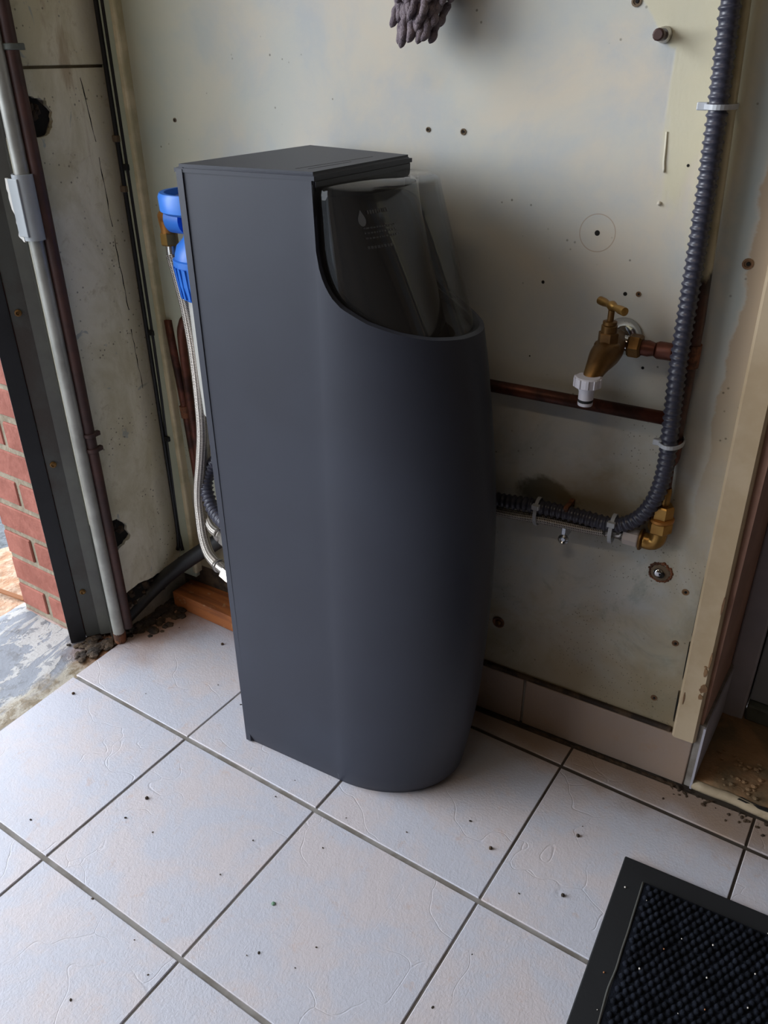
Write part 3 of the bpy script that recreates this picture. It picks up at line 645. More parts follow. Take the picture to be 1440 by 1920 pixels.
# ------------------------------------------------------------------ water softener
ws = thing('water_softener', (.9, .62, 0), 'tall slate grey water softener cabinet with clear sloping hood', 'water softener')
def lerp(tbl, z):
    if z <= tbl[0][0]: return tbl[0][1]
    for (a, p), (b_, q) in zip(tbl, tbl[1:]):
        if z <= b_:
            t = (z-a)/(b_-a); return p+(q-p)*t
    return tbl[-1][1]
def spl(tbl, z):   # smooth interpolation
    n = len(tbl)
    for i in range(n-1):
        if z <= tbl[i+1][0] or i == n-2:
            a, b_ = tbl[i], tbl[i+1]; m0 = tbl[max(i-1, 0)]; m3 = tbl[min(i+2, n-1)]
            t = (z-a[0])/(b_[0]-a[0]); h = b_[0]-a[0]
            s0 = (b_[1]-m0[1])/(b_[0]-m0[0]); s1 = (m3[1]-a[1])/(m3[0]-a[0])
            return (2*t**3-3*t*t+1)*a[1]+(t**3-2*t*t+t)*h*s0+(-2*t**3+3*t*t)*b_[1]+(t**3-t*t)*h*s1
NT = [(0, 1.497), (.09, 1.520), (.486, 1.585), (.834, 1.617), (1.344, 1.640), (1.84, 1.628), (2.379, 1.562), (2.65, 1.512)]
H = 3.215
XB, XF = .33, .972
def halfw(x, z):
    k = (x-XB)/(XF-XB); zz = z/H
    back = .452-.007*zz; front = .408-.056*zz
    return back+(front-back)*min(k, 1)
def cy(x, z):
    k = min((x-XB)/(XF-XB), 1); return (.635+(.645-.635)*0)*(1-k)+k*(.632-.030*(z/H))
RIM = [(.972, 3.15), (.98, 2.93), (.99, 2.87), (1.01, 2.81), (1.045, 2.755), (1.09, 2.715), (1.2, 2.66), (1.32, 2.622), (1.42, 2.60), (1.50, 2.59)]
def section(u, z, inset=0, nz=None):
    """u in 0..1 along the near side from the back to the nose"""
    nose = (nz if nz is not None else spl(NT, z))-inset; ub = .42
    if u <= ub:
        x = XB+(XF-XB)*(u/ub); return x, halfw(x, z)-inset
    a = (u-ub)/(1-ub); t = math.sin(a*math.pi/2)
    x = XF+(nose-XF)*t; hw = (halfw(XF, z)-inset)*max(0, 1-t**1.9)**.5
    return x, hw
us = [i/12*.42 for i in range(13)] + [.42+.58*((i/40)**1.25) for i in range(1, 41)]
def shell(inset, zlo=0.0, nrow=44, rimdrop=0):
    bm = bmesh.new(); cols = []
    for sgn in (-1, 1):
        seq = us if sgn < 0 else us[-2::-1]
        for u in seq:
            xr, _ = section(u, 2.62)
            zt = H-.03 if u <= .42 else lerp(RIM, xr)
            zt -= rimdrop
            col = []
            for j in range(nrow+1):
                z = zlo+(zt-zlo)*(j/nrow)
                # rounded foot
                x, hw = section(u, z, inset)
                ff = max(0, 1-z/.035); sh = .018*ff*ff
                hw = max(0, hw-sh*(1 if hw > .02 else 0)); x = x-(sh if u > .42 else 0)
                col.append(bm.verts.new((x, cy(x, z)+sgn*hw, z)))
            cols.append(col)
    for a, b_ in zip(cols, cols[1:]):
        for j in range(nrow): bm.faces.new((a[j], b_[j], b_[j+1], a[j+1]))
    return bm, cols
bm, cols = shell(0)
# roll the rim inwards
inner, c2 = shell(.042)
rim = []
for a in cols: rim.append(a[-1].co.copy())
inn = [c[-1].co.copy() for c in c2]
rimco = rim, inn; inn2 = [c[-9].co.copy() for c in c2]
inner.free()
mids = [bm.verts.new((p*.5+q*.5)+Vector((0, 0, .008))) for p, q in zip(rim, inn)]
ins = [bm.verts.new(q) for q in inn]; ins2 = [bm.verts.new(q-Vector((0, 0, .10))) for q in inn]
tops = [a[-1] for a in cols]
for v in ins+ins2: bm.verts.remove(v)
for k in range(len(cols)-1): bm.faces.new((tops[k], tops[k+1], mids[k+1], mids[k]))
mk('body_shell', bm, 'shell', ws, smooth=35)
bm = bmesh.new()
ra = [bm.verts.new((p*.5+q*.5)+Vector((0, 0, .008))) for p, q in zip(rim, inn)]; rb = [bm.verts.new(q) for q in inn]; rc = [bm.verts.new(q-Vector((0, 0, .10))) for q in inn]
for k in range(len(cols)-1):
    for p, q in ((ra, rb), (rb, rc)): bm.faces.new((p[k], p[k+1], q[k+1], q[k]))
mk('rim_seal', bm, 'gasket', ws, smooth=35)
# dark inner ledge round the hood
bm = bmesh.new()
a = [bm.verts.new(q-Vector((0, 0, .035))) for q in inn]
k0 = [i for i, q in enumerate(inn) if q.x > .965]
cpts = [bm.verts.new((max(.985, inn[i].x-.08), .60+(inn[i].y-.60)*.75, inn[i].z-.035)) for i in k0]
for n_, i in enumerate(k0[:-1]): bm.faces.new((a[i], a[i+1], cpts[n_+1], cpts[n_]))
for v in [v for v in bm.verts if not v.link_faces]: bm.verts.remove(v)
mk('hood_gasket', bm, 'gasket', ws, smooth=True)
# back panel with lip
bm = prism([(XB-.016, .1838), (XB+.03, .1862), (XB+.03, 1.082), (XB-.016, 1.086)], 0.004, H-.012, bev=.006)
mk('back_panel', bm, 'shell', ws)
for y in (.3, .9):
    mk('foot', lathe([(.03, 0), (.035, .02), (.03, .03)], 12, mtx=Matrix.Translation((.5, y, -.001))), 'gasket', ws)
# flat head front, gloss black, and inner curved fascia
mk('head_front', B(.955, .976, .252, .95, 2.3, 3.17), 'gasket', ws)
def dome(nfun, hw, y0, z0_, z1_, xs_=.985, rows=16, cols_=36, p=2.0, top=False, yc=.602):
    bm = bmesh.new(); g = []
    for j in range(rows+1):
        z = z0_+(z1_-z0_)*j/rows; row = []
        for i in range(cols_+1):
            a_ = -math.pi/2+math.pi*i/cols_
            t = math.cos(a_); x = xs_+(nfun(z)-xs_)*t
            yy = yc+hw*(1 if a_ > 0 else -1)*max(0, 1-t**p)**.5
            row.append(bm.verts.new((x, yy, z)))
        g.append(row)
    for r0, r1 in zip(g, g[1:]):
        for i in range(cols_): bm.faces.new((r0[i], r0[i+1], r1[i+1], r1[i]))
    if top:
        tp = [bm.verts.new((max(xs_, v.co.x-.02), yc+(v.co.y-yc)*.96, z1_+.012)) for v in g[-1]]
        for i in range(cols_): bm.faces.new((g[-1][i], g[-1][i+1], tp[i+1], tp[i]))
        bm.faces.new(tp)
    return bm
bm = dome(lambda z: 1.115+(3.14-z)*.37, .30, 0, 2.45, 3.125, xs_=.98, p=2.6)
mk('control_fascia', bm, 'blackgloss', ws, smooth=True, label='glossy black fascia behind the hood')
bm = dome(lambda z: 1.268+(3.165-z)*.375, .322, 0, 2.52, 3.15, xs_=.985, p=2.1, top=True)
mk('clear_hood', bm, 'cover', ws, smooth=50, label='clear sloping plastic hood')
# lid
lp = [(XB-.006, .180), (.60, .212), (.985, .250), (.985, .955), (.60, 1.03), (XB-.006, 1.098)]
lp = [(XB-.018, .184), (.985, .2505), (.985, .952), (XB-.018, 1.090)]
bm = prism(lp, H-.0301, H, topbev=.014); lid = mk('lid', bm, 'shell', ws, smooth=40)
mk('lid_lip', prism([(.93, .262), (.979, .264), (.979, .928), (.93, .932)], H-.075, H-.040, bev=.005), 'gasket', lid)
mk('lid_front_edge', prism([(.94, .256), (.983, .256), (.983, .946), (.94, .950)], H-.060, H-.028, bev=.006), 'lid', lid)
mk('lid_seam', prism([(.850, .31), (.853, .31), (.880, .80), (.877, .80)], H-.004, H+.0008), 'gasket', lid)
mk('lid_seam', prism([(.895, .33), (.898, .33), (.910, .60), (.907, .60)], H-.004, H+.0008), 'gasket', lid)
# faint printed label on the fascia: water drop and small lines
def on_fascia(y, z, d=.003):
    nose = 1.115+(3.14-z)*.37; k = abs(y-.602)/.30; t = (1-k*k)**(1/2.6); return Vector((.98+(nose-.98)*t+d, y-d*.8, z))
def decal(name, pts, m, lab=None):
    bm = bmesh.new(); vs = [bm.verts.new(on_fascia(y, z)) for y, z in pts]; bm.faces.new(vs)
    return mk(name, bm, m, ws, label=lab)
dc = (.382, 3.035)
decal('printed_drop', [(dc[0]+.015*math.sin(a_)*(1-.0*a_), dc[1]-.022*math.cos(a_)) for a_ in [k*math.pi/6 for k in range(-4, 5)]]+[(dc[0], dc[1]+.038)], 'print_grey', 'pale printed water drop')
random.seed(3)
for row, (z, wd, y0) in enumerate(((3.055, .014, .41), (3.003, .006, .38), (2.985, .006, .38), (2.966, .006, .38), (2.93, .010, .38))):
    bm = bmesh.new(); y = y0; yend = y0+(.11 if row == 0 else .16 if row < 4 else .1)
    while y < yend:
        l = random.uniform(.006, .012)
        q = [(y, z), (y+l, z), (y+l, z+wd), (y, z+wd)]; bm.faces.new([bm.verts.new(on_fascia(*p)) for p in q]); y += l+.004
    mk('printed_line', bm, 'print_dim', ws)

# ------------------------------------------------------------------ blue filter, hoses behind the softener
bf = thing('water_filter', (-.32, .98, 2.3), 'blue plastic water filter head on the wall behind the softener', 'filter')
T = Matrix.Translation((-.33, .95, 0))
mk('cap_ring', lathe([(.20, 2.87), (.222, 2.885), (.225, 2.955), (.215, 2.975), (.19, 2.975), (.185, 2.93), (.10, 2.93)], 40, mtx=T), 'blue', bf, smooth=35)
mk('cap_recess', lathe([(.13, 2.925), (.135, 2.955), (.11, 2.955), (.105, 2.935)], 32, mtx=T), 'bluedark', bf, smooth=35)
mk('head_body', lathe([(.11, 2.88), (.105, 2.80), (.12, 2.74), (.16, 2.70), (.175, 2.66), (.178, 2.635), (.19, 2.63), (.19, 2.60)], 36, mtx=T), 'blue', bf, smooth=35)
mk('inlet_boss', lathe([(.06, 0), (.078, .01), (.078, .12), (.06, .12)], 24, mtx=aim((-.56, .94, 2.82), (1, 0, 0))), 'blue', bf, smooth=35)
bm = lathe([(.185, 2.60), (.178, 2.50), (.16, 2.42), (.15, 2.41)], 36, mtx=T)
nut = mk('ribbed_nut', bm, 'blue', bf, smooth=35)
for k in range(28):
    a_ = 2*math.pi*k/28; c_, s_ = math.cos(a_), math.sin(a_)
    b2 = B(-.007, .007, -.008, .008, -.085, .085, mtx=Matrix.Translation((-.33+c_*.176, .95+s_*.176, 2.51)) @ Matrix.Rotation(a_, 4, 'Z') @ Matrix.Rotation(R(7), 4, 'Y'))
    mk('rib', b2, 'blue', nut)
mk('bowl', lathe([(.135, 2.42), (.132, 1.9), (.128, 1.72), (.09, 1.68)], 32, mtx=T), 'bowl', bf, smooth=35)
mk('wall_bracket', B(-.45, -.2, 1.0, 1.2, 2.80, 2.87, bev=.008), 'blue', bf)
el = mk('brass_elbow', tube(smooth_path([(-.53, .94, 2.83), (-.60, .945, 2.83), (-.645, .96, 2.82), (-.655, .975, 2.77), (-.655, .985, 2.70)], .02), .037, 14), 'bronze', bf, smooth=True)
mk('hex_nut', lathe([(.045, 0), (.05, .008), (.05, .065), (.045, .073)], 6, mtx=Matrix.Translation((-.657, .988, 2.655))), 'brass', bf)
def hose(path, r, name, m, lab, cat, end=None):
    o = mk(name, tube(smooth_path(path, .03), r, 14, uv=True), m, smooth=True, label=lab, cat=cat, group='braided hoses behind the cabinet'); return o
A_ = [(-.656, .99, 2.60), (-.625, .98, 2.52), (-.575, .955, 2.42), (-.535, .935, 2.33), (-.487, .905, 2.19), (-.458, .885, 2.05), (-.440, .865, 1.84), (-.446, .855, 1.6), (-.484, .845, 1.371), (-.516, .84, 1.233), (-.530, .83, 1.10), (-.514, .81, .978), (-.468, .77, .876), (-.381, .72, .800), (-.26, .68, .77)]
hA = hose(A_, .036, 'braided_hose', 'braid', 'steel braided hose from the blue filter down to the cabinet, lower of the two ends', 'hose')
mk('crimp', tube([(-.656, .995, 2.66), (-.652, .99, 2.58)], .034, 12), 'steel', hA, smooth=40)
d = Vector((.13, -.04, .0)).normalized()
mk('ferrule', lathe([(.042, 0), (.046, .01), (.046, .025), (.038, .03), (.038, .10), (.03, .10)], 16, mtx=aim((-.28, .687, .775), d)), 'steel', hA, smooth=40)
mk('hex_nut', lathe([(.05, 0), (.055, .01), (.055, .10), (.05, .11)], 6, mtx=aim((-.18, .655, .772), d)), 'steel', hA)
mk('tail', tube([(-.08, .625, .77), (.33, .5, .77)], .03, 10), 'steel', hA)
B_ = [(-.555, 1.0, 2.4), (-.545, 1.0, 2.264), (-.51, .98, 2.037), (-.50, .96, 1.812), (-.51, .95, 1.57), (-.545, .93, 1.314), (-.575, .915, 1.175), (-.57, .90, 1.05), (-.49, .85, .965), (-.40, .80, .94), (-.28, .75, .96)]
hB = hose(B_, .034, 'braided_hose', 'braid', 'steel braided hose with the upper of the two shiny ends behind the cabinet', 'hose')
d = Vector((.14, -.06, .02)).normalized()
mk('ferrule', lathe([(.042, 0), (.046, .01), (.046, .025), (.038, .03), (.038, .09), (.03, .09)], 16, mtx=aim((-.31, .762, .952), d)), 'steel', hB, smooth=40)
mk('hex_nut', lathe([(.052, 0), (.057, .01), (.057, .10), (.05, .11)], 6, mtx=aim((-.215, .722, .966), d)), 'steel', hB)
mk('tail', tube([(-.12, .68, .98), (.33, .52, .98)], .03, 10), 'steel', hB)
def ribbed(path, lab, pitch=.031, ro=.041, ri=.033, cat='conduit'):
    P_ = smooth_path(path, pitch/6)
    return mk('corrugated_conduit', tube(P_, ro, 18, rf=lambda l: ri+(ro-ri)*max(0, math.cos(2*math.pi*l/pitch))**.7), 'conduit', smooth=True, label=lab, cat=cat)
ribbed([(.33, .86, 1.6), (-.05, .9, 1.58), (-.30, .905, 1.47), (-.41, .90, 1.385), (-.475, .885, 1.29), (-.485, .865, 1.20), (-.44, .835, 1.125), (-.37, .80, 1.08), (-.24, .75, 1.06), (-.05, .70, 1.06), (.33, .66, 1.06)], 'dark corrugated pipe looping behind the cabinet beside the braided hoses', .034, .046, .036)
# copper pipes behind
mk('copper_pipe', tube(smooth_path([(.2, 1.13, 2.22), (-.62, 1.12, 2.21), (-.74, 1.12, 2.19), (-.795, 1.12, 2.12), (-.81, 1.12, 2.0), (-.81, 1.12, 1.6), (-.80, 1.12, 1.215), (-.79, 1.12, .75)], .04), .030, 14), 'copper', smooth=True, label='bent copper pipe turning into the wall left of the cabinet', cat='pipe', group='copper pipes left of the cabinet')
p2 = mk('copper_pipe', tube([(-.915, 1.125, 2.15), (-.905, 1.125, 2.0), (-.865, 1.125, 1.5), (-.845, 1.12, 1.2), (-.82, 1.115, .7)], .030, 14), 'copper', smooth=True, label='scorched straight copper pipe with a soldered joint, left of the bent one', cat='pipe', group='copper pipes left of the cabinet')
mk('solder_joint', tube([(-.873, 1.125, 1.58), (-.867, 1.125, 1.50)], .038, 14), 'rust', p2, smooth=40)

# ------------------------------------------------------------------ pipework on the right of the wall
vp = thing('copper_pipe', W(2.25, 0, 1.8), 'thick vertical copper pipe, painted cream above, bare below, beside the conduit', 'pipe')
mk('riser', tube([W(2.17, .05, 4.6), W(2.19, .05, 3.76), W(2.215, .05, 3.2), W(2.238, .05, 2.6), W(2.236, .05, 2.2), W(2.234, .05, 2.0)], .036, 16), 'vpipe', vp, smooth=True)
mk('reducer', lathe([(.03, 0), (.038, .02), (.042, .04), (.042, .12), (.038, .13)], 16, mtx=Matrix.Translation(W(2.236, .055, 1.93))), 'copper', vp, smooth=40)
mk('lower_pipe', tube([W(2.236, .06, 1.95), W(2.245, .065, 1.75)], .024, 14), 'copper', vp, smooth=True)
mk('tee_collar', tube([W(2.238, .05, 2.50), W(2.238, .05, 2.40)], .043, 16), 'rust', vp, smooth=40)
mk('horizontal_pipe', tube([W(.2, .065, 2.155), W(1.3, .065, 2.148), W(2.23, .06, 2.148)], .031, 14), 'copper', vp, smooth=True)
mk('tap_supply_pipe', tube([W(2.235, .06, 2.455), W(2.06, .075, 2.46)], .027, 14), 'copper', vp, smooth=True)
mk('solder_cap', lathe([(.029, 0), (.038, .01), (.039, .07), (.031, .085)], 16, mtx=aim(W(2.175, .065, 2.457), -DW)), 'copper', vp, smooth=40)
# brass elbow and fittings below the riser
be = thing('brass_elbow_valve', W(2.24, .06, 1.52), 'brass compression elbow at the foot of the vertical pipe', 'pipe fitting')
c = W(2.247, .07, 0)
mk('union_tube', lathe([(.022, 1.72), (.026, 1.735), (.026, 1.80), (.022, 1.815)], 12, mtx=Matrix.Translation(c)), 'brass', be, smooth=40)
mk('compression_nut', lathe([(.045, 1.655), (.052, 1.66), (.052, 1.715), (.045, 1.722)], 6, mtx=Matrix.Translation(c)), 'brass', be)
mk('flange_ring', lathe([(.055, 1.635), (.06, 1.64), (.06, 1.652), (.05, 1.658)], 24, mtx=Matrix.Translation(c)), 'bronze', be, smooth=40)
mk('elbow_nut', lathe([(.052, 1.575), (.058, 1.582), (.058, 1.628), (.052, 1.636)], 6, mtx=Matrix.Translation(c)), 'brass', be)
mk('elbow_body', tube(smooth_path([W(2.247, .07, 1.60), W(2.247, .07, 1.55), W(2.238, .07, 1.52), W(2.215, .07, 1.507), W(2.175, .07, 1.507)], .01), .042, 16), 'brass', be, smooth=True)
mk('elbow_flange', lathe([(.048, 0), (.056, .006), (.056, .014), (.045, .02)], 20, mtx=aim(W(2.18, .07, 1.507), -DW)), 'brassdull', be, smooth=40)
bh_ = mk('braided_hose', tube(smooth_path([W(2.07, .07, 1.507), W(1.9, .075, 1.490), W(1.667, .08, 1.480), W(1.396, .08, 1.456), W(.5, .065, 1.42), W(-.1, .08, 1.40)], .03), .027, 14, uv=True), 'braid', smooth=True, label='steel braided hose running along the wall under the horizontal corrugated conduit', cat='hose')
mk('plastic_nut', lathe([(.04, 0), (.047, .01), (.047, .075), (.04, .08)], 8, mtx=aim(W(2.165, .07, 1.508), -DW)), 'whitenut', bh_)
mk('crimp', lathe([(.034, 0), (.036, .005), (.030, .02), (.030, .07), (.036, .085), (.03, .10)], 16, mtx=aim(W(2.085, .07, 1.507), -DW)), 'steel', bh_, smooth=40)
cp = [W(2.13, .14, 4.6), W(2.155, .14, 3.98), W(2.171, .135, 3.756), W(2.190, .135, 3.419), W(2.200, .135, 3.14), W(2.206, .135, 2.835), W(2.212, .135, 2.43), W(2.226, .13, 2.132), W(2.231, .12, 1.95), W(2.217, .115, 1.80), W(2.175, .11, 1.68), W(2.11, .10, 1.60), W(2.02, .095, 1.560), W(1.844, .085, 1.556), W(1.616, .08, 1.546), W(1.40, .075, 1.524), W(.9, .08, 1.48), W(.2, .08, 1.44), W(-.2, .1, 1.42)]
ribbed(cp, 'grey corrugated conduit down the wall bending left above the braided hose')
def band_tie(center, axis, ra, rb, along, label, head=None, wd=.018):
    """cable tie: flat strap round an oval, axis = direction of the bundle"""
    t = thing('cable_tie', center, label, 'cable tie', 'cable ties holding the conduit'); ax = Vector(axis).normalized(); n_ = Vector(along).normalized(); b_ = ax.cross(n_)
    bm = bmesh.new(); g = []
    for k in range(28):
        a_ = 2*math.pi*k/28; p = Vector(center)+n_*ra*math.cos(a_)+b_*rb*math.sin(a_); o_ = (n_*math.cos(a_)+b_*math.sin(a_))*.005
        g.append([bm.verts.new(p-ax*wd/2), bm.verts.new(p+ax*wd/2), bm.verts.new(p+ax*wd/2+o_), bm.verts.new(p-ax*wd/2+o_)])
    for k in range(28):
        a, c2_ = g[k], g[(k+1) % 28]
        for j in range(4): bm.faces.new((a[j], a[(j+1) % 4], c2_[(j+1) % 4], c2_[j]))
    mk('strap', bm, 'tie', t)
    h = Vector(center)+Vector(head)
    mk('head', B(-.02, .02, -.014, .014, -.014, .014, bev=.004, mtx=Matrix.Translation(h)), 'tie', t); return t
band_tie(W(2.03, .085, 1.535), DW, .075, .055, (0, 0, 1), 'pale cable tie round conduit and hose nearest the brass elbow', head=W(2.03, .085+.045, 1.535+.045)-W(2.03, .085, 1.535))
band_tie(W(1.635, .078, 1.52), DW, .075, .052, (0, 0, 1), 'pale cable tie round conduit and hose nearest the cabinet', head=W(0, .045, .045)-W(0, 0, 0))
band_tie(W(2.233, .095, 2.06), (0, 0, 1), .052, .085, (CW, SW, 0), 'pale cable tie round the vertical conduit and pipe, below the tap', head=(-.05, -.04, 0))
t_ = band_tie(W(2.194, .09, 3.42), (0, 0, 1), .055, .09, (CW, SW, 0), 'translucent cable tie high on the vertical conduit, above the tap', head=(-.06, -.03, 0))
# zinc clamp and screw
cz = thing('hose_clamp', W(1.786, .01, 1.43), 'small zinc clip screwed under the braided hose', 'clamp')
mk('clip_strap', wallbox(1.775, 1.800, .0, .1, 1.40, 1.475, bev=.004), 'zinc', cz)
mk('clip_screw', lathe([(.028, 0), (.028, .012), (.018, .02), (.01, .012)], 16, mtx=aim(W(1.79, .0, 1.405)+NW*.09, NW)), 'zinc', cz, smooth=40)
mk('clip_hook', wallbox(1.775, 1.80, .0, .11, 1.57, 1.60, bev=.004), 'rust', cz)

# ------------------------------------------------------------------ garden tap
tp = thing('garden_tap', W(1.92, .0, 2.3), 'aged brass garden tap with cross handle and white hose connector', 'tap')
sT, zT = 1.925, 2.487
mk('wall_plate', lathe([(.082, 0), (.086, .006), (.076, .03), (.052, .062), (.04, .075)], 32, mtx=aim(W(sT+.005, 0, zT-.01), NW)), 'chrome', tp, smooth=True)
mk('inlet_elbow', tube(smooth_path([W(sT, .04, zT), W(sT, .07, zT-.005), W(sT+.03, .085, zT-.015), W(sT+.10, .085, zT-.022)], .015), .036, 14), 'chrome', tp, smooth=True)
mk('inlet_nut', lathe([(.046, 0), (.053, .01), (.053, .05), (.046, .06)], 6, mtx=aim(W(sT+.052, .085, zT-.02), DW)), 'brassdull', tp)
mk('inlet_union', lathe([(.034, 0), (.036, .03), (.028, .06)], 14, mtx=aim(W(sT+.11, .083, zT-.024), DW)), 'copper', tp, smooth=40)
# body: bulged barrel from the wall, curving to the spout
body = smooth_path([W(sT, .06, zT), W(sT, .13, zT-.005), W(sT, .20, zT-.018), W(sT-.003, .27, zT-.030), W(sT-.006, .335, zT-.055), W(sT-.012, .385, zT-.095), W(sT-.016, .405, zT-.125)], .012)
prof = [(0, .038), (.05, .042), (.11, .058), (.17, .064), (.22, .060), (.28, .048), (.34, .038), (.42, .034), (.5, .034)]
mk('tap_body', tube(body, .05, 20, rf=lambda l: spl(prof, min(l, .5))), 'brassdull', tp, smooth=True)
hx = W(sT-.002, .235, 0)
mk('bonnet', lathe([(.054, 2.475), (.056, 2.50), (.052, 2.508), (.044, 2.512)], 24, mtx=Matrix.Translation(hx)), 'brassdull', tp, smooth=40)
mk('bonnet_nut', lathe([(.042, 2.51), (.044, 2.514), (.044, 2.552), (.04, 2.556)], 6, mtx=Matrix.Translation(hx)), 'brassdull', tp)
mk('gland', lathe([(.034, 2.553), (.034, 2.585), (.028, 2.588), (.03, 2.59), (.03, 2.603), (.018, 2.606)], 20, mtx=Matrix.Translation(hx)), 'brassdull', tp, smooth=40)
mk('spindle', lathe([(.014, 2.60), (.014, 2.65)], 14, mtx=Matrix.Translation(hx)), 'brassdull', tp, smooth=40)
hd = (W(1.995, .30, 0)-W(1.847, .17, 0)).normalized(); hc = hx+Vector((0, 0, 2.668))
hb = lathe([(.014, -.098), (.018, -.095), (.018, -.06), (.013, -.03), (.016, -.02), (.022, 0), (.016, .02), (.013, .03), (.018, .06), (.018, .095), (.014, .098)], 16, mtx=aim(hc, hd))
mk('cross_handle', hb, 'brass', tp, smooth=40)
sc = W(sT-.017, .41, 0)
tm = Matrix.Translation(sc+Vector((0, 0, 2.31))) 
hcn = mk('hose_connector', lathe([(.050, .055), (.056, .058), (.056, .095), (.050, .10), (.035, .10)], 24, mtx=tm), 'white', tp, smooth=30)
for k in range(10):
    a_ = 2*math.pi*k/10
    mk('grip_rib', B(-.004, .004, -.008, .008, .058, .097, bev=.002, mtx=tm @ Matrix.Rotation(a_, 4, 'Z') @ Matrix.Translation((.056, 0, 0)), seg=1), 'white', hcn)
mk('connector_nose', lathe([(.030, -.028), (.032, -.024), (.032, -.014), (.028, -.012), (.028, -.002), (.032, 0), (.032, .03), (.040, .056)], 24, mtx=tm), 'white', hcn, smooth=35)
mk('seal_ring', lathe([(.031, -.013), (.0325, -.008), (.031, -.002)], 20, mtx=tm), 'rubber', hcn, smooth=True)

# ------------------------------------------------------------------ bolts and plugs on the wall
bt = thing('wall_bolt', W(1.925, 0, 3.64), 'rusty bolt sticking out of the wall at the upper right', 'bolt')
mk('plug', lathe([(.03, 0), (.028, .02), (.022, .03)], 16, mtx=aim(W(1.925, 0, 3.655), NW)), 'steel', bt, smooth=40)
mk('bolt_shank', lathe([(.014, 0), (.014, .07), (.022, .07), (.022, .095), (.016, .10)], 12, mtx=aim(W(1.925, 0, 3.655), NW)), 'rustpipe', bt, smooth=40)
rf_ = thing('wall_fixing', W(2.277, 0, 1.28), 'rust ringed round fixing on the wall below the brass elbow', 'fixing')
bm = bmesh.new()
for k in range(60):
    a_ = 2*math.pi*k/60; rr = .052+random.uniform(-.006, .006)
    bmesh.ops.create_icosphere(bm, subdivisions=1, radius=random.uniform(.005, .010), matrix=Matrix.Translation(W(2.277+rr*math.cos(a_), .0, 1.307+rr*1.0*math.sin(a_))))
mk('rust_ring', bm, 'rust', rf_)
mk('washer', lathe([(.044, 0), (.046, .006), (.04, .008)], 24, mtx=aim(W(2.277, 0, 1.307), NW)), 'plaster', rf_, smooth=40)
mk('plug_dome', lathe([(.026, .004), (.024, .016), (.014, .022)], 16, mtx=aim(W(2.268, 0, 1.307), NW)), 'chrome', rf_, smooth=True)
mk('plug_hole', lathe([(.018, .004), (.018, .020)], 12, mtx=aim(W(2.283, 0, 1.302), NW)), 'darkhole', rf_)
wf = thing('wall_washer', W(1.434, 0, .65), 'rusty washer with a screw low on the wall beside the cabinet', 'washer')
mk('washer', lathe([(.036, 0), (.037, .006), (.030, .009), (.020, .004)], 24, mtx=aim(W(1.434, 0, .675), NW)), 'rust', wf, smooth=40)
mk('screw_head', lathe([(.015, 0), (.015, .010), (.008, .012)], 14, mtx=aim(W(1.434, 0, .675), NW)), 'brassdull', wf, smooth=40)

# ------------------------------------------------------------------ chenille wash mitt hanging above
random.seed(11)
mt = thing('wash_mitt', W(.93, .02, 3.6), 'taupe grey chenille wash mitt hanging at the top of the wall', 'wash mitt')
bm = lathe([(.04, 3.76), (.09, 3.80), (.12, 3.95), (.13, 4.2), (.12, 4.4), (.05, 4.46)], 20, mtx=Matrix.Translation(W(.93, .11, 0)) @ Matrix.Diagonal((1, .62, 1, 1)))
mk('mitt_body', bm, 'mitt', mt, smooth=True)
mk('hanging_loop', tube(smooth_path([W(.93, .02, 4.44), W(.90, .02, 4.55), W(.93, .01, 4.62), W(.96, .02, 4.55), W(.93, .02, 4.44)], .03), .008, 8), 'mitt', mt, smooth=True)
def noodle():
    Lh = .105
    rf2 = lambda l: (.0165+.0012*math.sin(l*190))*math.sqrt(max(.02, 1-(1-min(1, l/.02))**2))*math.sqrt(max(.02, 1-(1-min(1, (Lh-l)/.02))**2))
    return tube([(0.003*math.sin(k*.7), 0, -Lh*k/16) for k in range(17)], .02, 10, rf=rf2)
proto = mk('chenille_strand', noodle(), 'mitt', mt, smooth=True, origin=(0, 0, 0)); first = True
for row in range(10):
    z = 3.735+row*.046; wd = .105+.008*min(row, 3)
    for k in range(10):
        t = -1+2*(k+.5*(row % 2))/9.5
        s = .945+wd*t+random.uniform(-.008, .008); n_ = .115+.075*math.sqrt(max(0, 1-t*t))+random.uniform(-.01, .01)
        o = proto if first else proto.copy()
        if not first: COL.objects.link(o)
        o.parent = mt; first = False
        p = W(s, n_, z+random.uniform(-.015, .015))*U
        o.location = p-wloc[mt.name]
        o.rotation_euler = (R(random.uniform(-34, -6)), R(random.uniform(-18, 18)+ 10*t), 0)

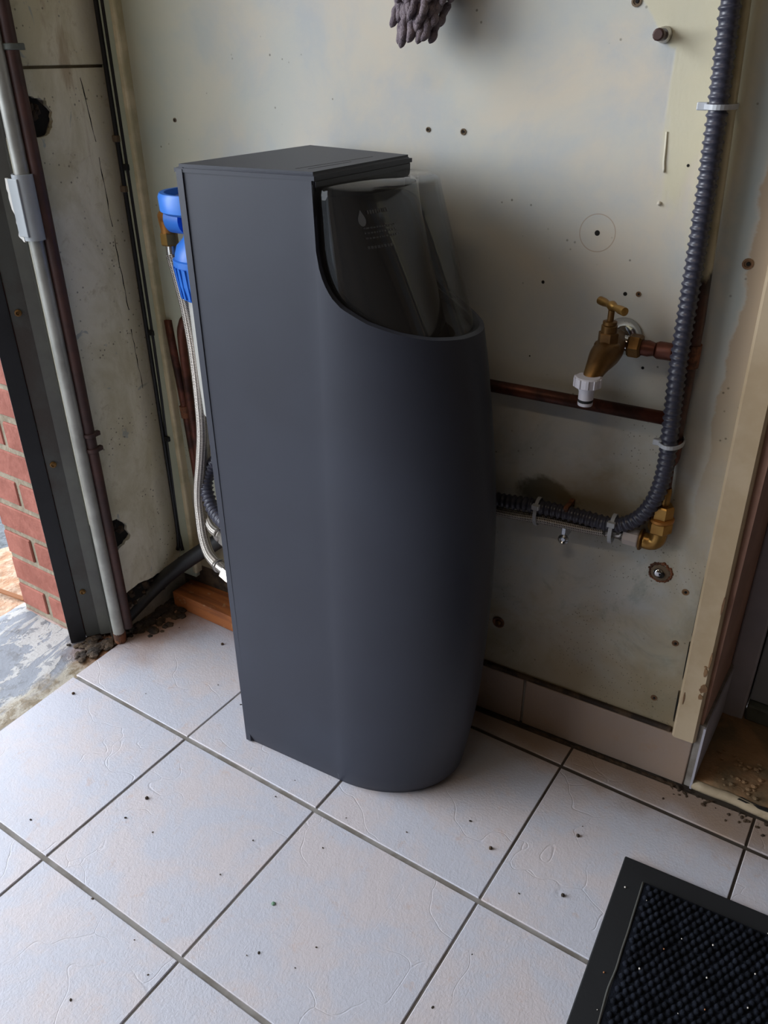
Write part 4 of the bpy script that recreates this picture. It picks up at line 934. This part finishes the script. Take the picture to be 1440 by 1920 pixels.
# ------------------------------------------------------------------ door mat
random.seed(5)
dm = thing('door_mat', (3.4, -.6, 0), 'black rubber edged door mat with knobbly pile at the lower right', 'mat')
MM = Matrix.Translation((2.502, .622, .0)) @ Matrix.Rotation(R(4.2), 4, 'Z')
bm = B(0, 1.9, -2.9, 0, .003, .022, bev=.006, mtx=MM)
mk('rubber_base', bm, 'rubber', dm)
bm = B(.125, 1.80, -2.78, -.115, .018, .034, bev=.004, mtx=MM); mk('pile_backing', bm, 'pile', dm)
bm = tube(smooth_path([MM @ Vector((.118+random.uniform(-.004, .004), -.12-.1*k, .034)) for k in range(22)], .03), .006, 6); mk('worn_edge', bm, 'chan', dm, smooth=True)
bm = bmesh.new(); sp = .036; j = 0
tmpl = []
y = -.14
while y > -1.75:
    x = .15+(sp/2 if j % 2 else 0)
    while x < 1.05:
        c0 = MM @ Vector((x+random.uniform(-.003, .003), y+random.uniform(-.003, .003), .032)); r_ = sp*.47; hh = random.uniform(.016, .022)
        top = bm.verts.new(c0+Vector((random.uniform(-.003, .003), random.uniform(-.003, .003), hh)))
        mid = [bm.verts.new(c0+Vector((r_*.62*math.cos(k*math.pi/3), r_*.62*math.sin(k*math.pi/3), hh*.78))) for k in range(6)]
        lo = [bm.verts.new(c0+Vector((r_*math.cos(k*math.pi/3), r_*math.sin(k*math.pi/3), 0))) for k in range(6)]
        for k in range(6):
            bm.faces.new((top, mid[k], mid[(k+1) % 6])); bm.faces.new((mid[k], lo[k], lo[(k+1) % 6], mid[(k+1) % 6]))
        x += sp
    y -= sp*.866; j += 1
mk('knobbly_pile', bm, 'pile', dm, kind='stuff', smooth=True)
bm = bmesh.new(); bo = bmesh.new()
for k in range(46):
    p = MM @ Vector((random.uniform(.03, .95), random.uniform(-1.4, -.03), .03)); p.z = .052 if k % 3 else .05
    q = MM.inverted() @ p
    if q.x < .12 or q.y > -.11: p.z = .024
    bmesh.ops.create_icosphere(bm if k % 4 else bo, subdivisions=1, radius=random.uniform(.002, .0055), matrix=Matrix.Translation(p))
mk('mat_crumbs', bm, 'white2', kind='stuff', label='pale specks of grit lying on the black door mat', cat='grit')
mk('rust_crumbs', bo, 'orange', kind='stuff', label='orange brown crumbs lying on the black door mat', cat='grit')
